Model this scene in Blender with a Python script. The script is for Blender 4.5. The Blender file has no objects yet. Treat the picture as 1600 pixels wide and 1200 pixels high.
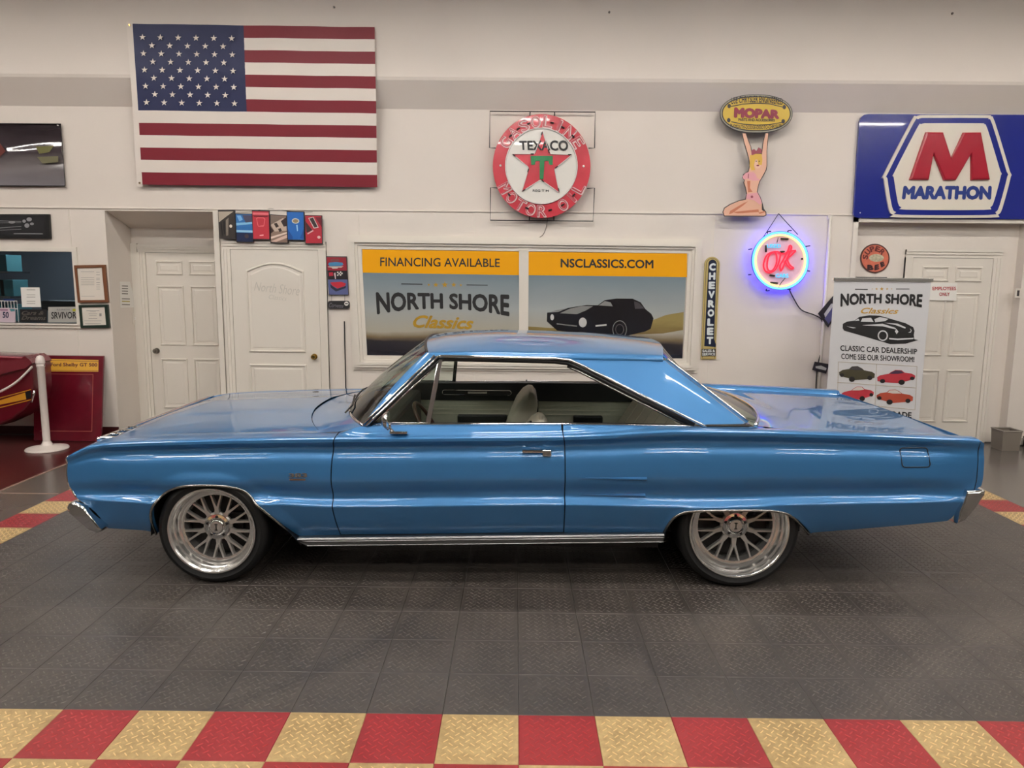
import bpy, bmesh, math, random
import numpy as np
from mathutils import Matrix, Vector
random.seed(7)
sc = bpy.context.scene
COL = sc.collection
PI = math.pi

# ------------------------------------------------------------------ camera
F_PX = 1148.0
PITCH, YAW, ROLL = .1409, .0051, .0096
TILE = .3048
CAM = np.array([-.082*TILE, -8.956*TILE, 5.665*TILE])
def _rot(p, y, r):
    cx, sx, cy, sy, cr, sr = math.cos(p), math.sin(p), math.cos(y), math.sin(y), math.cos(r), math.sin(r)
    base = np.array([[1, 0, 0], [0, 0, -1], [0, 1, 0.]])
    Ry = np.array([[cy, sy, 0], [-sy, cy, 0], [0, 0, 1]])
    Rx = np.array([[1, 0, 0], [0, cx, -sx], [0, sx, cx]])
    Rz = np.array([[cr, -sr, 0], [sr, cr, 0], [0, 0, 1]])
    return Rz @ Rx @ base @ Ry
RC = _rot(PITCH, YAW, ROLL)
cam_data = bpy.data.cameras.new('camera')
cam_data.sensor_fit = 'HORIZONTAL'; cam_data.sensor_width = 36.0
cam_data.lens = 36.0*F_PX/1600.0
cam_data.clip_start = .05; cam_data.clip_end = 100
cam = bpy.data.objects.new('camera', cam_data); COL.objects.link(cam)
M = Matrix.Identity(4)
for i in range(3):
    M[i][0] = RC[0][i]; M[i][1] = -RC[1][i]; M[i][2] = -RC[2][i]; M[i][3] = CAM[i]
cam.matrix_world = M
sc.camera = cam

# ------------------------------------------------------------------ world, light level, exposure
world = bpy.data.worlds.new('world'); sc.world = world
world.use_nodes = True
world.node_tree.nodes['Background'].inputs[0].default_value = (1, .95, .9, 1)
world.node_tree.nodes['Background'].inputs[1].default_value = .1
sc.view_settings.view_transform = 'Standard'
sc.view_settings.look = 'None'
sc.view_settings.gamma = 1
sc.view_settings.use_curve_mapping = False
sc.view_settings.exposure = 0.0
LAMP_POWER = 88.0       # emission of the ceiling tubes
NEON = 1.9

# ------------------------------------------------------------------ measuring helpers (photo pixel -> real place)
def ray(px, py): return RC.T @ np.array([(px-800)/F_PX, (py-600)/F_PX, 1.0])
def onY(px, py, Y): d = ray(px, py); return CAM + d*((Y-CAM[1])/d[1])
def onZ(px, py, z=0.0): d = ray(px, py); return CAM + d*((z-CAM[2])/d[2])
def onX(px, py, X): d = ray(px, py); return CAM + d*((X-CAM[0])/d[0])

# ------------------------------------------------------------------ materials
def lin(c):
    out = []
    for v in c[:3]:
        v = v/255.0
        out.append(v/12.92 if v <= .04045 else ((v+.055)/1.055)**2.4)
    return (*out, 1.0)
MATS = {}
def mat(name, rgb, rough=.5, metal=0.0, coat=0.0, noise=None, bump=None, emit=0.0, spec=.5, lincol=False):
    if name in MATS: return MATS[name]
    m = bpy.data.materials.new(name); m.use_nodes = True
    nt = m.node_tree; b = nt.nodes['Principled BSDF']
    col = (*rgb, 1.0) if lincol else lin(rgb)
    b.inputs['Base Color'].default_value = col
    b.inputs['Roughness'].default_value = rough
    b.inputs['Metallic'].default_value = metal
    b.inputs['Specular IOR Level'].default_value = spec
    b.inputs['Coat Weight'].default_value = coat
    b.inputs['Coat Roughness'].default_value = .03
    if emit:
        b.inputs['Emission Color'].default_value = col
        b.inputs['Emission Strength'].default_value = emit
    if noise or bump:
        tc = nt.nodes.new('ShaderNodeNewGeometry')
        if noise:
            sc_, amt = noise
            n = nt.nodes.new('ShaderNodeTexNoise'); n.inputs['Scale'].default_value = sc_; n.inputs['Detail'].default_value = 5
            nt.links.new(tc.outputs['Position'], n.inputs['Vector'])
            r = nt.nodes.new('ShaderNodeMapRange'); r.inputs[1].default_value = .3; r.inputs[2].default_value = .7
            r.inputs[3].default_value = 1-amt; r.inputs[4].default_value = 1+amt
            nt.links.new(n.outputs['Fac'], r.inputs[0])
            mx = nt.nodes.new('ShaderNodeMix'); mx.data_type = 'RGBA'; mx.blend_type = 'MULTIPLY'; mx.inputs[0].default_value = 1
            mx.inputs[6].default_value = col
            nt.links.new(r.outputs[0], mx.inputs[7]); nt.links.new(mx.outputs[2], b.inputs['Base Color'])
        if bump:
            sc_, st = bump
            n2 = nt.nodes.new('ShaderNodeTexNoise'); n2.inputs['Scale'].default_value = sc_; n2.inputs['Detail'].default_value = 4
            nt.links.new(tc.outputs['Position'], n2.inputs['Vector'])
            bp = nt.nodes.new('ShaderNodeBump'); bp.inputs['Strength'].default_value = st; bp.inputs['Distance'].default_value = .01
            nt.links.new(n2.outputs['Fac'], bp.inputs['Height']); nt.links.new(bp.outputs[0], b.inputs['Normal'])
    MATS[name] = m
    return m
def emitmat(name, rgb, strength, lincol=False):
    if name in MATS: return MATS[name]
    m = bpy.data.materials.new(name); m.use_nodes = True
    nt = m.node_tree; nt.nodes.clear()
    e = nt.nodes.new('ShaderNodeEmission'); o = nt.nodes.new('ShaderNodeOutputMaterial')
    e.inputs[0].default_value = (*rgb, 1) if lincol else lin(rgb); e.inputs[1].default_value = strength
    nt.links.new(e.outputs[0], o.inputs[0]); MATS[name] = m
    return m
def glassmat(name, tint, ior=1.45, rough=.02):
    if name in MATS: return MATS[name]
    m = bpy.data.materials.new(name); m.use_nodes = True
    nt = m.node_tree; nt.nodes.clear()
    o = nt.nodes.new('ShaderNodeOutputMaterial'); mx = nt.nodes.new('ShaderNodeMixShader')
    fr = nt.nodes.new('ShaderNodeFresnel')
    ge = nt.nodes.new('ShaderNodeNewGeometry'); mr = nt.nodes.new('ShaderNodeMapRange')      # thin sheet: same reflection from both faces
    mr.inputs[3].default_value = ior; mr.inputs[4].default_value = 1/ior
    nt.links.new(ge.outputs['Backfacing'], mr.inputs[0]); nt.links.new(mr.outputs[0], fr.inputs[0])
    t = nt.nodes.new('ShaderNodeBsdfTransparent'); t.inputs[0].default_value = (*tint, 1)
    g = nt.nodes.new('ShaderNodeBsdfGlossy'); g.inputs['Roughness'].default_value = rough
    nt.links.new(fr.outputs[0], mx.inputs[0]); nt.links.new(t.outputs[0], mx.inputs[1]); nt.links.new(g.outputs[0], mx.inputs[2])
    nt.links.new(mx.outputs[0], o.inputs[0]); MATS[name] = m
    return m

# ------------------------------------------------------------------ mesh helpers
def link(name, me, m=None, parent=None, loc=(0, 0, 0), smooth=None):
    if m is not None and not me.materials: me.materials.append(m)
    if smooth is not None:
        me.polygons.foreach_set('use_smooth', [True]*len(me.polygons))
        if smooth < 179: me.set_sharp_from_angle(angle=math.radians(smooth))
    o = bpy.data.objects.new(name, me); COL.objects.link(o)
    o.location = loc
    if parent is not None: o.parent = parent
    return o
def mesh(name, verts, faces):
    me = bpy.data.meshes.new(name)
    me.from_pydata([tuple(map(float, v)) for v in verts], [], faces); me.update()
    return me
def tag(o, label, cat, group=None):
    o['label'] = label; o['category'] = cat
    if group: o['group'] = group
    return o
def thing(name, label, cat, loc, group=None):
    o = bpy.data.objects.new(name, None); COL.objects.link(o); o.location = loc
    o.empty_display_size = .1
    return tag(o, label, cat, group)
def origin(p):
    v = Vector((0, 0, 0))
    while p is not None: v += Vector(p.location); p = p.parent
    return np.array(v)
def part(name, verts, faces, m, parent, smooth=None, clean=False):
    """mesh given in world coordinates, stored relative to its parent"""
    o = origin(parent)
    me = mesh(name, [np.asarray(v, float)-o for v in verts], faces)
    if clean: tidy(me)
    return link(name, me, m, parent, smooth=smooth)
def tidy(me, d=1e-5):
    bm = bmesh.new(); bm.from_mesh(me)
    bmesh.ops.remove_doubles(bm, verts=bm.verts, dist=d)
    bmesh.ops.dissolve_degenerate(bm, edges=bm.edges, dist=1e-6)
    bmesh.ops.recalc_face_normals(bm, faces=bm.faces)
    bm.to_mesh(me); bm.free()
def solo(name, verts, faces, m, label=None, cat=None, group=None, loc=None, smooth=None, kind=None):
    V = np.array(verts, float)
    if loc is None: loc = np.array([V[:, 0].mean(), V[:, 1].mean(), V[:, 2].min()])
    me = mesh(name, V-np.array(loc), faces)
    o = link(name, me, m, None, loc, smooth)
    if label: tag(o, label, cat, group)
    if kind: o['kind'] = kind
    return o
class G:
    """collects boxes / prisms / tubes into one mesh (world coordinates)"""
    def __init__(s): s.v = []; s.f = []
    def add(s, v, f):
        n = len(s.v); s.v += [np.asarray(p, float) for p in v]; s.f += [[i+n for i in q] for q in f]; return s
    def box(s, a, b, bev=0.0):
        x0, y0, z0 = np.minimum(a, b); x1, y1, z1 = np.maximum(a, b)
        if bev <= 0:
            v = [(x, y, z) for x in (x0, x1) for y in (y0, y1) for z in (z0, z1)]
            return s.add(v, [[0, 1, 3, 2], [4, 6, 7, 5], [0, 4, 5, 1], [2, 3, 7, 6], [0, 2, 6, 4], [1, 5, 7, 3]])
        bm = bmesh.new(); bmesh.ops.create_cube(bm, size=1)
        for w in bm.verts: w.co = ((x0+x1)/2+w.co.x*(x1-x0), (y0+y1)/2+w.co.y*(y1-y0), (z0+z1)/2+w.co.z*(z1-z0))
        bmesh.ops.bevel(bm, geom=bm.edges[:], offset=bev, segments=2, affect='EDGES', profile=.5)
        bm.verts.index_update(); s.add([w.co[:] for w in bm.verts], [[w.index for w in q.verts] for q in bm.faces]); bm.free(); return s
    def prism(s, poly, axis, a, b):
        """poly: list of 2D points; axis 'y': (x,z) extruded from y=a to y=b; 'z': (x,y); 'x': (y,z)"""
        n = len(poly)
        def P(p, t): return (p[0], t, p[1]) if axis == 'y' else ((p[0], p[1], t) if axis == 'z' else (t, p[0], p[1]))
        v = [P(p, a) for p in poly]+[P(p, b) for p in poly]
        return s.add(v, [list(range(n)), list(range(2*n-1, n-1, -1))]+[[i, i+n, (i+1) % n+n, (i+1) % n] for i in range(n)])
    def tube(s, pts, r, n=8, closed=False, cap=True):
        pts = [np.asarray(p, float) for p in pts]; m = len(pts); base = len(s.v); up = np.array([.31, .17, .93]); prev = None
        rs = r if hasattr(r, '__len__') else [r]*m
        for i, p in enumerate(pts):
            if closed: t = pts[(i+1) % m]-pts[i-1]
            else: t = pts[min(i+1, m-1)]-pts[max(i-1, 0)]
            t = t/(np.linalg.norm(t)+1e-12)
            if prev is None: a = np.cross(t, up)
            else: a = prev-t*np.dot(prev, t)
            a = a/(np.linalg.norm(a)+1e-12); prev = a; b = np.cross(t, a)
            for k in range(n):
                an = 2*PI*k/n; s.v.append(p+rs[i]*(math.cos(an)*a+math.sin(an)*b))
        for i in range(m if closed else m-1):
            j = (i+1) % m
            for k in range(n):
                l = (k+1) % n; s.f.append([base+i*n+k, base+i*n+l, base+j*n+l, base+j*n+k])
        if cap and not closed:
            s.f.append([base+k for k in range(n)][::-1]); s.f.append([base+(m-1)*n+k for k in range(n)])
        return s
    def lathe(s, prof, c, axis='z', n=32, closed=False):
        """prof: (radius, height) list"""
        base = len(s.v); m = len(prof)
        for (r, h) in prof:
            for k in range(n):
                a = 2*PI*k/n; u, w = r*math.cos(a), r*math.sin(a)
                q = (u, w, h) if axis == 'z' else ((u, h, w) if axis == 'y' else (h, u, w))
                s.v.append(np.asarray(c, float)+q)
        for i in range(m-1 if not closed else m):
            j = (i+1) % m
            for k in range(n):
                l = (k+1) % n; s.f.append([base+i*n+k, base+i*n+l, base+j*n+l, base+j*n+k])
        return s
    def grid(s, A):
        """A[i][j] = 3D point"""
        A = np.asarray(A, float); ni, nj = A.shape[:2]; base = len(s.v)
        s.v += [A[i, j] for i in range(ni) for j in range(nj)]
        s.f += [[base+i*nj+j, base+i*nj+j+1, base+(i+1)*nj+j+1, base+(i+1)*nj+j] for i in range(ni-1) for j in range(nj-1)]
        return s
    def part(s, name, m, parent, smooth=None, clean=False): return part(name, s.v, s.f, m, parent, smooth, clean)
    def solo(s, name, m, label=None, cat=None, group=None, smooth=None, kind=None, loc=None): return solo(name, s.v, s.f, m, label, cat, group, loc, smooth, kind)

# flat shapes given by photo pixels on a wall plane
def P2(pts, Y):  # list of px -> (x,z)
    return [(lambda q: (q[0], q[2]))(onY(a, b, Y)) for a, b in pts]
def crop(x0, y0, s, pts): return [(x0+a/s, y0+b/s) for a, b in pts]
def plate(name, pts, Y, th, m, parent, smooth=None):
    """front face at depth Y, th metres thick towards the wall"""
    return G().prism(P2(pts, Y), 'y', Y, Y+th).part(name, m, parent, smooth)
def quad(x0, y0, x1, y1, dx=0.0, dy=0.0): return [(x0, y0), (x1, y0+dy), (x1+dx, y1+dy), (x0+dx, y1)]
def ell(cx, cy, rx, ry, n=40, a0=0, a1=2*PI):
    return [(cx+rx*math.cos(a0+(a1-a0)*i/n), cy+ry*math.sin(a0+(a1-a0)*i/n)) for i in range(n)]
def rrect(x0, y0, x1, y1, r, n=5):
    out = []
    for (cx, cy, a) in ((x1-r, y1-r, 0), (x0+r, y1-r, 90), (x0+r, y0+r, 180), (x1-r, y0+r, 270)):
        for i in range(n+1):
            t = math.radians(a+90*i/n); out.append((cx+r*math.cos(t), cy+r*math.sin(t)))
    return out
def star(cx, cy, r, k=.382, rot=0.0):
    return [(cx+(r if i % 2 == 0 else r*k)*math.sin(rot+i*PI/5), cy-(r if i % 2 == 0 else r*k)*math.cos(rot+i*PI/5)) for i in range(10)]
TCACHE = {}
def glyphs(s, bold=0.0, shear=0.0, space=1.0):
    key = (s, bold, shear, space)
    if key in TCACHE: return TCACHE[key]
    cu = bpy.data.curves.new('lettering', 'FONT'); cu.body = s; cu.size = 1; fat = max(bold, 0)*.9; cu.offset = min(bold, 0); cu.shear = shear
    cu.space_character = space; cu.resolution_u = 3
    ob = bpy.data.objects.new('lettering', cu)
    me = bpy.data.meshes.new_from_object(ob)
    v = np.array([w.co[:2] for w in me.vertices]); f = [list(p.vertices) for p in me.polygons]
    if fat > 0:     # heavier weight: the same outline repeated a hair apart
        n = len(v); V0, F0 = v, f; v, f = [], []
        for k, (dx, dy) in enumerate(((fat, 0), (-fat, 0), (0, fat), (0, -fat), (fat*.7, fat*.7), (-fat*.7, -fat*.7), (-fat*.7, fat*.7), (fat*.7, -fat*.7))):
            v.append(V0+np.array((dx, dy))); f += [[i+k*n for i in q] for q in F0]
        v = np.vstack(v); lay = np.repeat(np.arange(8), n)
    else: lay = np.zeros(len(v))
    bpy.data.objects.remove(ob); bpy.data.curves.remove(cu); bpy.data.meshes.remove(me)
    lo, hi = v.min(0), v.max(0)
    TCACHE[key] = (np.column_stack([(v-lo)/(hi-lo), lay*.00015]), f)
    return TCACHE[key]
def text(s, q, Y, m, parent, bold=.02, shear=0.0, space=1.0, warp=None, name='lettering'):
    """lettering fitted into the pixel quad q (TL,TR,BR,BL) on plane Y"""
    uv, f = glyphs(s, bold, shear, space)
    q = np.array(q, float); V = []
    for u, w, dl in uv:
        if warp: u, w = warp(u, w)
        p = q[0]*(1-u)*w+q[1]*u*w+q[2]*u*(1-w)+q[3]*(1-u)*(1-w)
        V.append(onY(p[0], p[1], Y-dl))
    return part(name, V, f, m, parent)
def arch(depth):   # the letters' feet follow an arch: ends reach lower
    return lambda u, w: (u, w*(1-depth*0)-(1-w)*depth*(2*u-1)**2+depth*(1-w))
def ring_text(s, cx, cy, rx, ry, a0, a1, h, w, Y, m, parent, bold=.02, inward=False, name='letter'):
    n = len(s); objs = []
    for i, ch in enumerate(s):
        if ch == ' ': continue
        a = math.radians(a0+(a1-a0)*i/(n-1))
        uv, f = glyphs(ch, bold); V = []
        cw = w*(.35 if ch == 'I' else 1)
        for u, k, dl in uv:
            lx, ly = (u-.5)*cw, (k-.5)*h
            if inward: tx, ty, ox, oy = -math.sin(a), math.cos(a), -math.cos(a), -math.sin(a); tx, ty = -tx, -ty; tx, ty = (math.sin(a), -math.cos(a))
            else: tx, ty, ox, oy = -math.sin(a), math.cos(a), math.cos(a), math.sin(a)
            V.append(onY(cx+rx*math.cos(a)+tx*lx+ox*ly, cy+ry*math.sin(a)+ty*lx+oy*ly, Y-dl))
        objs.append(part(name, V, f, m, parent))
    return objs
def pchip(xs, ys):
    xs = np.array(xs, float); ys = np.array(ys, float); h = np.diff(xs); d = np.diff(ys)/h; m = np.zeros_like(xs)
    m[0], m[-1] = d[0], d[-1]
    for i in range(1, len(xs)-1):
        if d[i-1]*d[i] > 0:
            w1, w2 = 2*h[i]+h[i-1], h[i]+2*h[i-1]; m[i] = (w1+w2)/(w1/d[i-1]+w2/d[i])
    def f(x):
        x = min(max(x, xs[0]), xs[-1]); i = min(max(int(np.searchsorted(xs, x))-1, 0), len(xs)-2)
        t = (x-xs[i])/h[i]
        return ((1+2*t)*(1-t)**2*ys[i]+t*(1-t)**2*h[i]*m[i]+t*t*(3-2*t)*ys[i+1]+t*t*(t-1)*h[i]*m[i+1])
    return f
def lerp(a, b, t): return a+(b-a)*t
def sstep(a, b, x):
    t = min(max((x-a)/(b-a), 0), 1); return t*t*(3-2*t)

# ------------------------------------------------------------------ shared materials
M_WALL = mat('wall_paint', (222, 213, 203), .55, noise=(1.2, .03), bump=(9, .06))
M_WALLUP = mat('wall_paint_upper', (220, 210, 200), .6, noise=(1.0, .03))
M_TRIM = mat('trim_paint', (224, 217, 206), .35)
M_DOOR = mat('door_paint', (222, 215, 204), .35)
M_CEIL = mat('ceiling_panel', (205, 200, 192), .8)
M_CHROME = mat('chrome', (225, 225, 225), .06, 1.0)
M_ALU = mat('polished_aluminium', (236, 234, 230), .2, .88)
M_STEEL = mat('satin_trim', (170, 168, 165), .25, 1.0)
M_BLACK = mat('black_plastic', (14, 14, 15), .45)
M_RUBBER = mat('tyre_rubber', (13, 13, 13), .6, bump=(60, .05))
M_WHITE = mat('white_paint', (236, 233, 228), .4)
M_INKB = mat('black_ink', (28, 27, 28), .5)
M_INKG = mat('gold_ink', (196, 152, 60), .45)
M_WIRE = mat('black_wire', (25, 24, 26), .5)
M_PAPER = mat('paper', (232, 229, 222), .7)

def tread_material(name, rgb, rough, dusty, lift=0.0, marks=False):
    m = bpy.data.materials.new(name); m.use_nodes = True; nt = m.node_tree; N = nt.nodes; L = nt.links
    b = N['Principled BSDF']; b.inputs['Roughness'].default_value = rough
    tc = N.new('ShaderNodeTexCoord'); geo = N.new('ShaderNodeNewGeometry')
    def mth(op, a, b_=None, c=None):
        n = N.new('ShaderNodeMath'); n.operation = op
        for i, q in enumerate((a, b_, c)):
            if q is None: continue
            if isinstance(q, (int, float)): n.inputs[i].default_value = q
            else: L.new(q, n.inputs[i])
        return n.outputs[0]
    n1 = N.new('ShaderNodeTexNoise'); n1.inputs['Scale'].default_value = 2.2; n1.inputs['Detail'].default_value = 8; n1.inputs['Roughness'].default_value = .65
    L.new(geo.outputs['Position'], n1.inputs['Vector'])
    n2 = N.new('ShaderNodeTexNoise'); n2.inputs['Scale'].default_value = 28; n2.inputs['Detail'].default_value = 6; n2.inputs['Roughness'].default_value = .7
    L.new(geo.outputs['Position'], n2.inputs['Vector'])
    f = mth('ADD', mth('MULTIPLY', n1.outputs['Fac'], .55), mth('MULTIPLY', n2.outputs['Fac'], .45))
    if marks:   # dusty arcs left by tyres turning in
        wp = N.new('ShaderNodeSeparateXYZ'); L.new(geo.outputs['Position'], wp.inputs[0])
        def arc(cx, cy, r, w):
            dx = mth('SUBTRACT', wp.outputs[0], cx); dy = mth('SUBTRACT', wp.outputs[1], cy)
            rr = mth('SQRT', mth('ADD', mth('MULTIPLY', dx, dx), mth('MULTIPLY', dy, dy)))
            e = mth('ABSOLUTE', mth('SUBTRACT', rr, r))
            band = mth('SUBTRACT', 1.0, mth('MINIMUM', mth('MULTIPLY', e, 1/w), 1.0))
            rib = mth('ADD', .6, mth('MULTIPLY', mth('SINE', mth('MULTIPLY', rr, 210.0)), .4))
            return mth('MULTIPLY', band, rib)
        a1 = arc(4.04, -2.27, 3.45, .13); a2 = arc(-2.63, 1.87, 2.34, .07); a3 = arc(2.28, .0, 1.42, .10)
        f = mth('ADD', f, mth('MULTIPLY', a1, .22)); f = mth('SUBTRACT', f, mth('MULTIPLY', a2, .20)); f = mth('ADD', f, mth('MULTIPLY', a3, .12))
    rmp = N.new('ShaderNodeValToRGB'); rmp.color_ramp.elements[0].position = .34; rmp.color_ramp.elements[1].position = .68
    rmp.color_ramp.elements[0].color = lin(rgb); rmp.color_ramp.elements[1].color = lin(dusty)
    f = mth('ADD', f, lift); L.new(f, rmp.inputs[0]); L.new(rmp.outputs[0], b.inputs['Base Color'])
    r2 = N.new('ShaderNodeMapRange'); r2.inputs[3].default_value = rough-.08; r2.inputs[4].default_value = rough+.12
    L.new(n1.outputs['Fac'], r2.inputs[0]); L.new(r2.outputs[0], b.inputs['Roughness'])
    MATS[name] = m
    return m
TREAD = {}
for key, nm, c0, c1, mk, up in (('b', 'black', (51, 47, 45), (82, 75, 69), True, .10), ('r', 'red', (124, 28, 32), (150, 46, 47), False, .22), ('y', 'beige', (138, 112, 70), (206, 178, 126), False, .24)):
    TREAD[key] = (tread_material(nm+'_tile_plastic', c0, .40, c1, 0.0, mk), tread_material(nm+'_tile_ridge', c0, .30, tuple(min(255, int(v*1.12)) for v in c1), up, mk))   # plastic, and a lighter ridge copy with the light put into its colour
M_CONC = mat('epoxy_floor', (96, 90, 84), .22, noise=(1.5, .12), bump=(3, .03))
M_MAROON = mat('maroon_floor', (72, 26, 27), .3, noise=(2.5, .12))

# ------------------------------------------------------------------ room shell
YW = 5.15          # main wall plane
YL = 5.65          # back of the left doorway recess
YR = 5.27          # back of the right recess
ZS = onY(700, 331, YW)[2]      # seam between lower wall boards and upper wall
ZB0 = onY(800, 172, YW)[2]; ZB1 = onY(800, 128, YW)[2]   # the overhanging band
ZC = 5.3
XW0, XW1, YBK = -11.0, 10.0, -10.5
XL0 = onY(172, 460, YW)[0]; XL1 = onY(341, 460, YW)[0]
XR0 = onY(1335, 420, YW)[0]; XR1 = onY(1588, 520, YW)[0]
ZL = onY(250, 330, YW)[2]; ZR = onY(1450, 348, YW)[2]
# office window opening
WX1 = onY(117, 440, YW)[0]; WX0 = WX1-1.9; WZ0 = onY(60, 505, YW)[2]; WZ1 = onY(60, 393, YW)[2]
T = .12
def struct(o): o['kind'] = 'structure'; return o
def lab(o, label): o['label'] = label; return o
g = G()
g.box((XW0, YW, 0), (WX0, YW+T, ZS)); g.box((WX0, YW, 0), (WX1, YW+T, WZ0)); g.box((WX0, YW, WZ1), (WX1, YW+T, ZS))
g.box((WX1, YW, 0), (XL0, YW+T, ZS))
g.box((XL0, YW, ZL), (XL1, YW+.04, ZS+.001))
g.box((XL1, YW, 0), (XR0, YW+T, ZS))
g.box((XR0, YW, ZR), (XR1, YW+T, ZS)); g.box((XR1, YW, 0), (XW1, YW+T, ZS))
# recess linings
g.box((XL0-.06, YW+T, 0), (XL0, YL+.06, ZS)); g.box((XL1, YW+T, 0), (XL1+.06, YL+.06, ZS)); g.box((XL0, YL, 0), (XL1, YL+.06, ZS))
g.box((XR0, YR, 0), (XR1, YR+.06, ZS))
wall = struct(g.solo('wall_back', M_WALL, loc=(0, YW, 0)))
lab(wall, 'white painted panel wall behind the blue car')
zi = onY(275, 357, YL)[2]
G().add([(XL0, YW+.04, ZL), (XL1, YW+.04, ZL), (XL1, YL, zi), (XL0, YL, zi), (XL0, YW+.04, ZS), (XL1, YW+.04, ZS), (XL1, YL, ZS), (XL0, YL, ZS)],
        [[0, 1, 2, 3], [4, 7, 6, 5], [0, 4, 5, 1], [2, 6, 7, 3], [0, 3, 7, 4], [1, 5, 6, 2]]).part('sloped_soffit', M_WALL, wall)
# upper wall: sheet goods with a bulging band
prof = [(YW, ZS), (YW-.012, ZS), (YW-.012, ZS+.012), (YW, ZS+.016), (YW, ZB0), (YW-.155, ZB1-.03), (YW-.163, ZB1), (YW-.16, ZB1+.12), (YW-.13, ZC), (YW+.12, ZC), (YW+.12, ZS)]
up = struct(G().prism(prof, 'x', XW0, XW1).solo('trim_1', M_WALLUP, loc=(0, YW, ZS)))
lab(up, 'plain upper wall above the panel seam')
# vertical board seams and the little ledge on the lower wall
for px in (108, 560, 742, 1118):
    a = onY(px, 332, YW); x = a[0]
    G().box((x-.003, YW-.004, .1), (x+.003, YW+.001, ZS-.002)).part('seam_strip', M_TRIM, wall)
# other walls + ceiling (out of frame; they close the showroom)
struct(G().box((XW0-.2, YBK, 0), (XW0, YW+1.5, ZC)).solo('wall_left', mat('side_wall', (120, 114, 108), .6)))
struct(G().box((XW1, YBK, 0), (XW1+.2, YW+1.5, ZC)).solo('wall_right', mat('side_wall', (120, 114, 108), .6)))
struct(G().box((XW0, YBK-.2, 0), (XW1, YBK, ZC)).solo('wall_front', mat('front_wall', (96, 91, 87), .6)))
ceil = struct(G().box((XW0, YBK, ZC), (XW1, YW+.2, ZC+.15)).solo('ceiling', M_CEIL))
# baseboards
def bb(name, x0, x1, y, h=.09, m=None): return struct(G().box((x0, y-.015, 0), (x1, y, h)).solo(name, m or mat('baseboard_maroon', (66, 24, 24), .4)))
bb('baseboard_left', XW0, XL0, YW); bb('baseboard_back', XL1, XR0, YW)
bb('baseboard_recess', XL0, XL1, YL, .05, M_BLACK); bb('baseboard_right', XR1, XW1, YW, .08, M_TRIM)

# floor
floor = struct(G().box((XW0, YBK, -.11), (XW1, YW+.6, -.012)).solo('floor', M_CONC, loc=(0, 0, -.11)))
lab(floor, 'glossy dark epoxy floor with laid plastic tiles')
G().box((XW0+.01, .6, -.0125), (-4.2, YW-.01, -.009)).part('maroon_lane', M_MAROON, floor)
G().box((-4.215, .6, -.0125), (-4.195, YW-.02, -.0078)).part('lane_line', mat('faded_line', (150, 120, 108), .5), floor)
G().box((-4.19, 2.962, -.0125), (-3.69, 2.974, -.0085)).part('lane_line', MATS['faded_line'], floor)
def tile_mesh(m):
    gg = G().box((-TILE/2+.0006, -TILE/2+.0006, -.012), (TILE/2-.0006, TILE/2-.0006, 0))
    me = mesh('floor_tile', gg.v, gg.f)
    bm = bmesh.new(); bm.from_mesh(me)
    ed = [e for e in bm.edges if all(abs(v.co.z) < 1e-6 for v in e.verts)]
    bmesh.ops.bevel(bm, geom=ed, offset=.0016, segments=1, affect='EDGES'); bm.to_mesh(me); bm.free()
    # raised tread bars, alternately one way and the other
    c = TILE/10.5; hl, hw, ht = .46*c, .085*c, .0017; V = [v.co[:] for v in me.vertices]; F = [list(p.vertices) for p in me.polygons]; n0 = len(F)
    r2 = math.sqrt(.5)
    for i in range(-9, 10):
        for j in range(-9, 10):
            cx, cy = (i+.5)*c, (j+.5)*c; x, y = (cx+cy)*r2, (cx-cy)*r2
            if max(abs(x), abs(y)) > TILE/2-.0095: continue
            a, b = ((r2, r2), (r2, -r2)) if (i+j) % 2 else ((r2, -r2), (r2, r2))
            def P(u, w, z): return (x+a[0]*u+b[0]*w, y+a[1]*u+b[1]*w, z)
            k = len(V)
            for u, w in ((-hl, 0), (-hl*.7, -hw), (hl*.7, -hw), (hl, 0), (hl*.7, hw), (-hl*.7, hw)): V.append(P(u, w, -.0002))
            for u, w in ((-hl*.8, 0), (-hl*.65, -hw*.45), (hl*.65, -hw*.45), (hl*.8, 0), (hl*.65, hw*.45), (-hl*.65, hw*.45)): V.append(P(u, w, ht))
            F += [[k+q, k+(q+1) % 6, k+6+(q+1) % 6, k+6+q] for q in range(6)]+[[k+6+q for q in range(6)]]
    me2 = mesh('floor_tile', V, F)
    bm = bmesh.new(); bm.from_mesh(me2); bmesh.ops.recalc_face_normals(bm, faces=bm.faces); bm.to_mesh(me2); bm.free()
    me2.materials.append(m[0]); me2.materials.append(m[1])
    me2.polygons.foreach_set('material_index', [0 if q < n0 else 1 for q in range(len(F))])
    return me2
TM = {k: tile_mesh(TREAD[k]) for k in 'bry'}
TN = {'b': 'black_floor_tile', 'r': 'red_floor_tile', 'y': 'beige_floor_tile'}
def tile(i, j, k):
    o = bpy.data.objects.new(TN[k], TM[k]); COL.objects.link(o)
    o.parent = floor; o.location = ((i+.5)*TILE-floor.location.x, (j+.5)*TILE-floor.location.y, -floor.location.z)
    return o
for j in range(-3, 12):
    for i in range(-12, 13):
        if 0 <= j < 11 and -11 <= i < 12: tile(i, j, 'b')
        elif -9 <= i < 9 or j >= 0: tile(i, j, 'r' if (i+j) % 2 else 'y')

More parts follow.
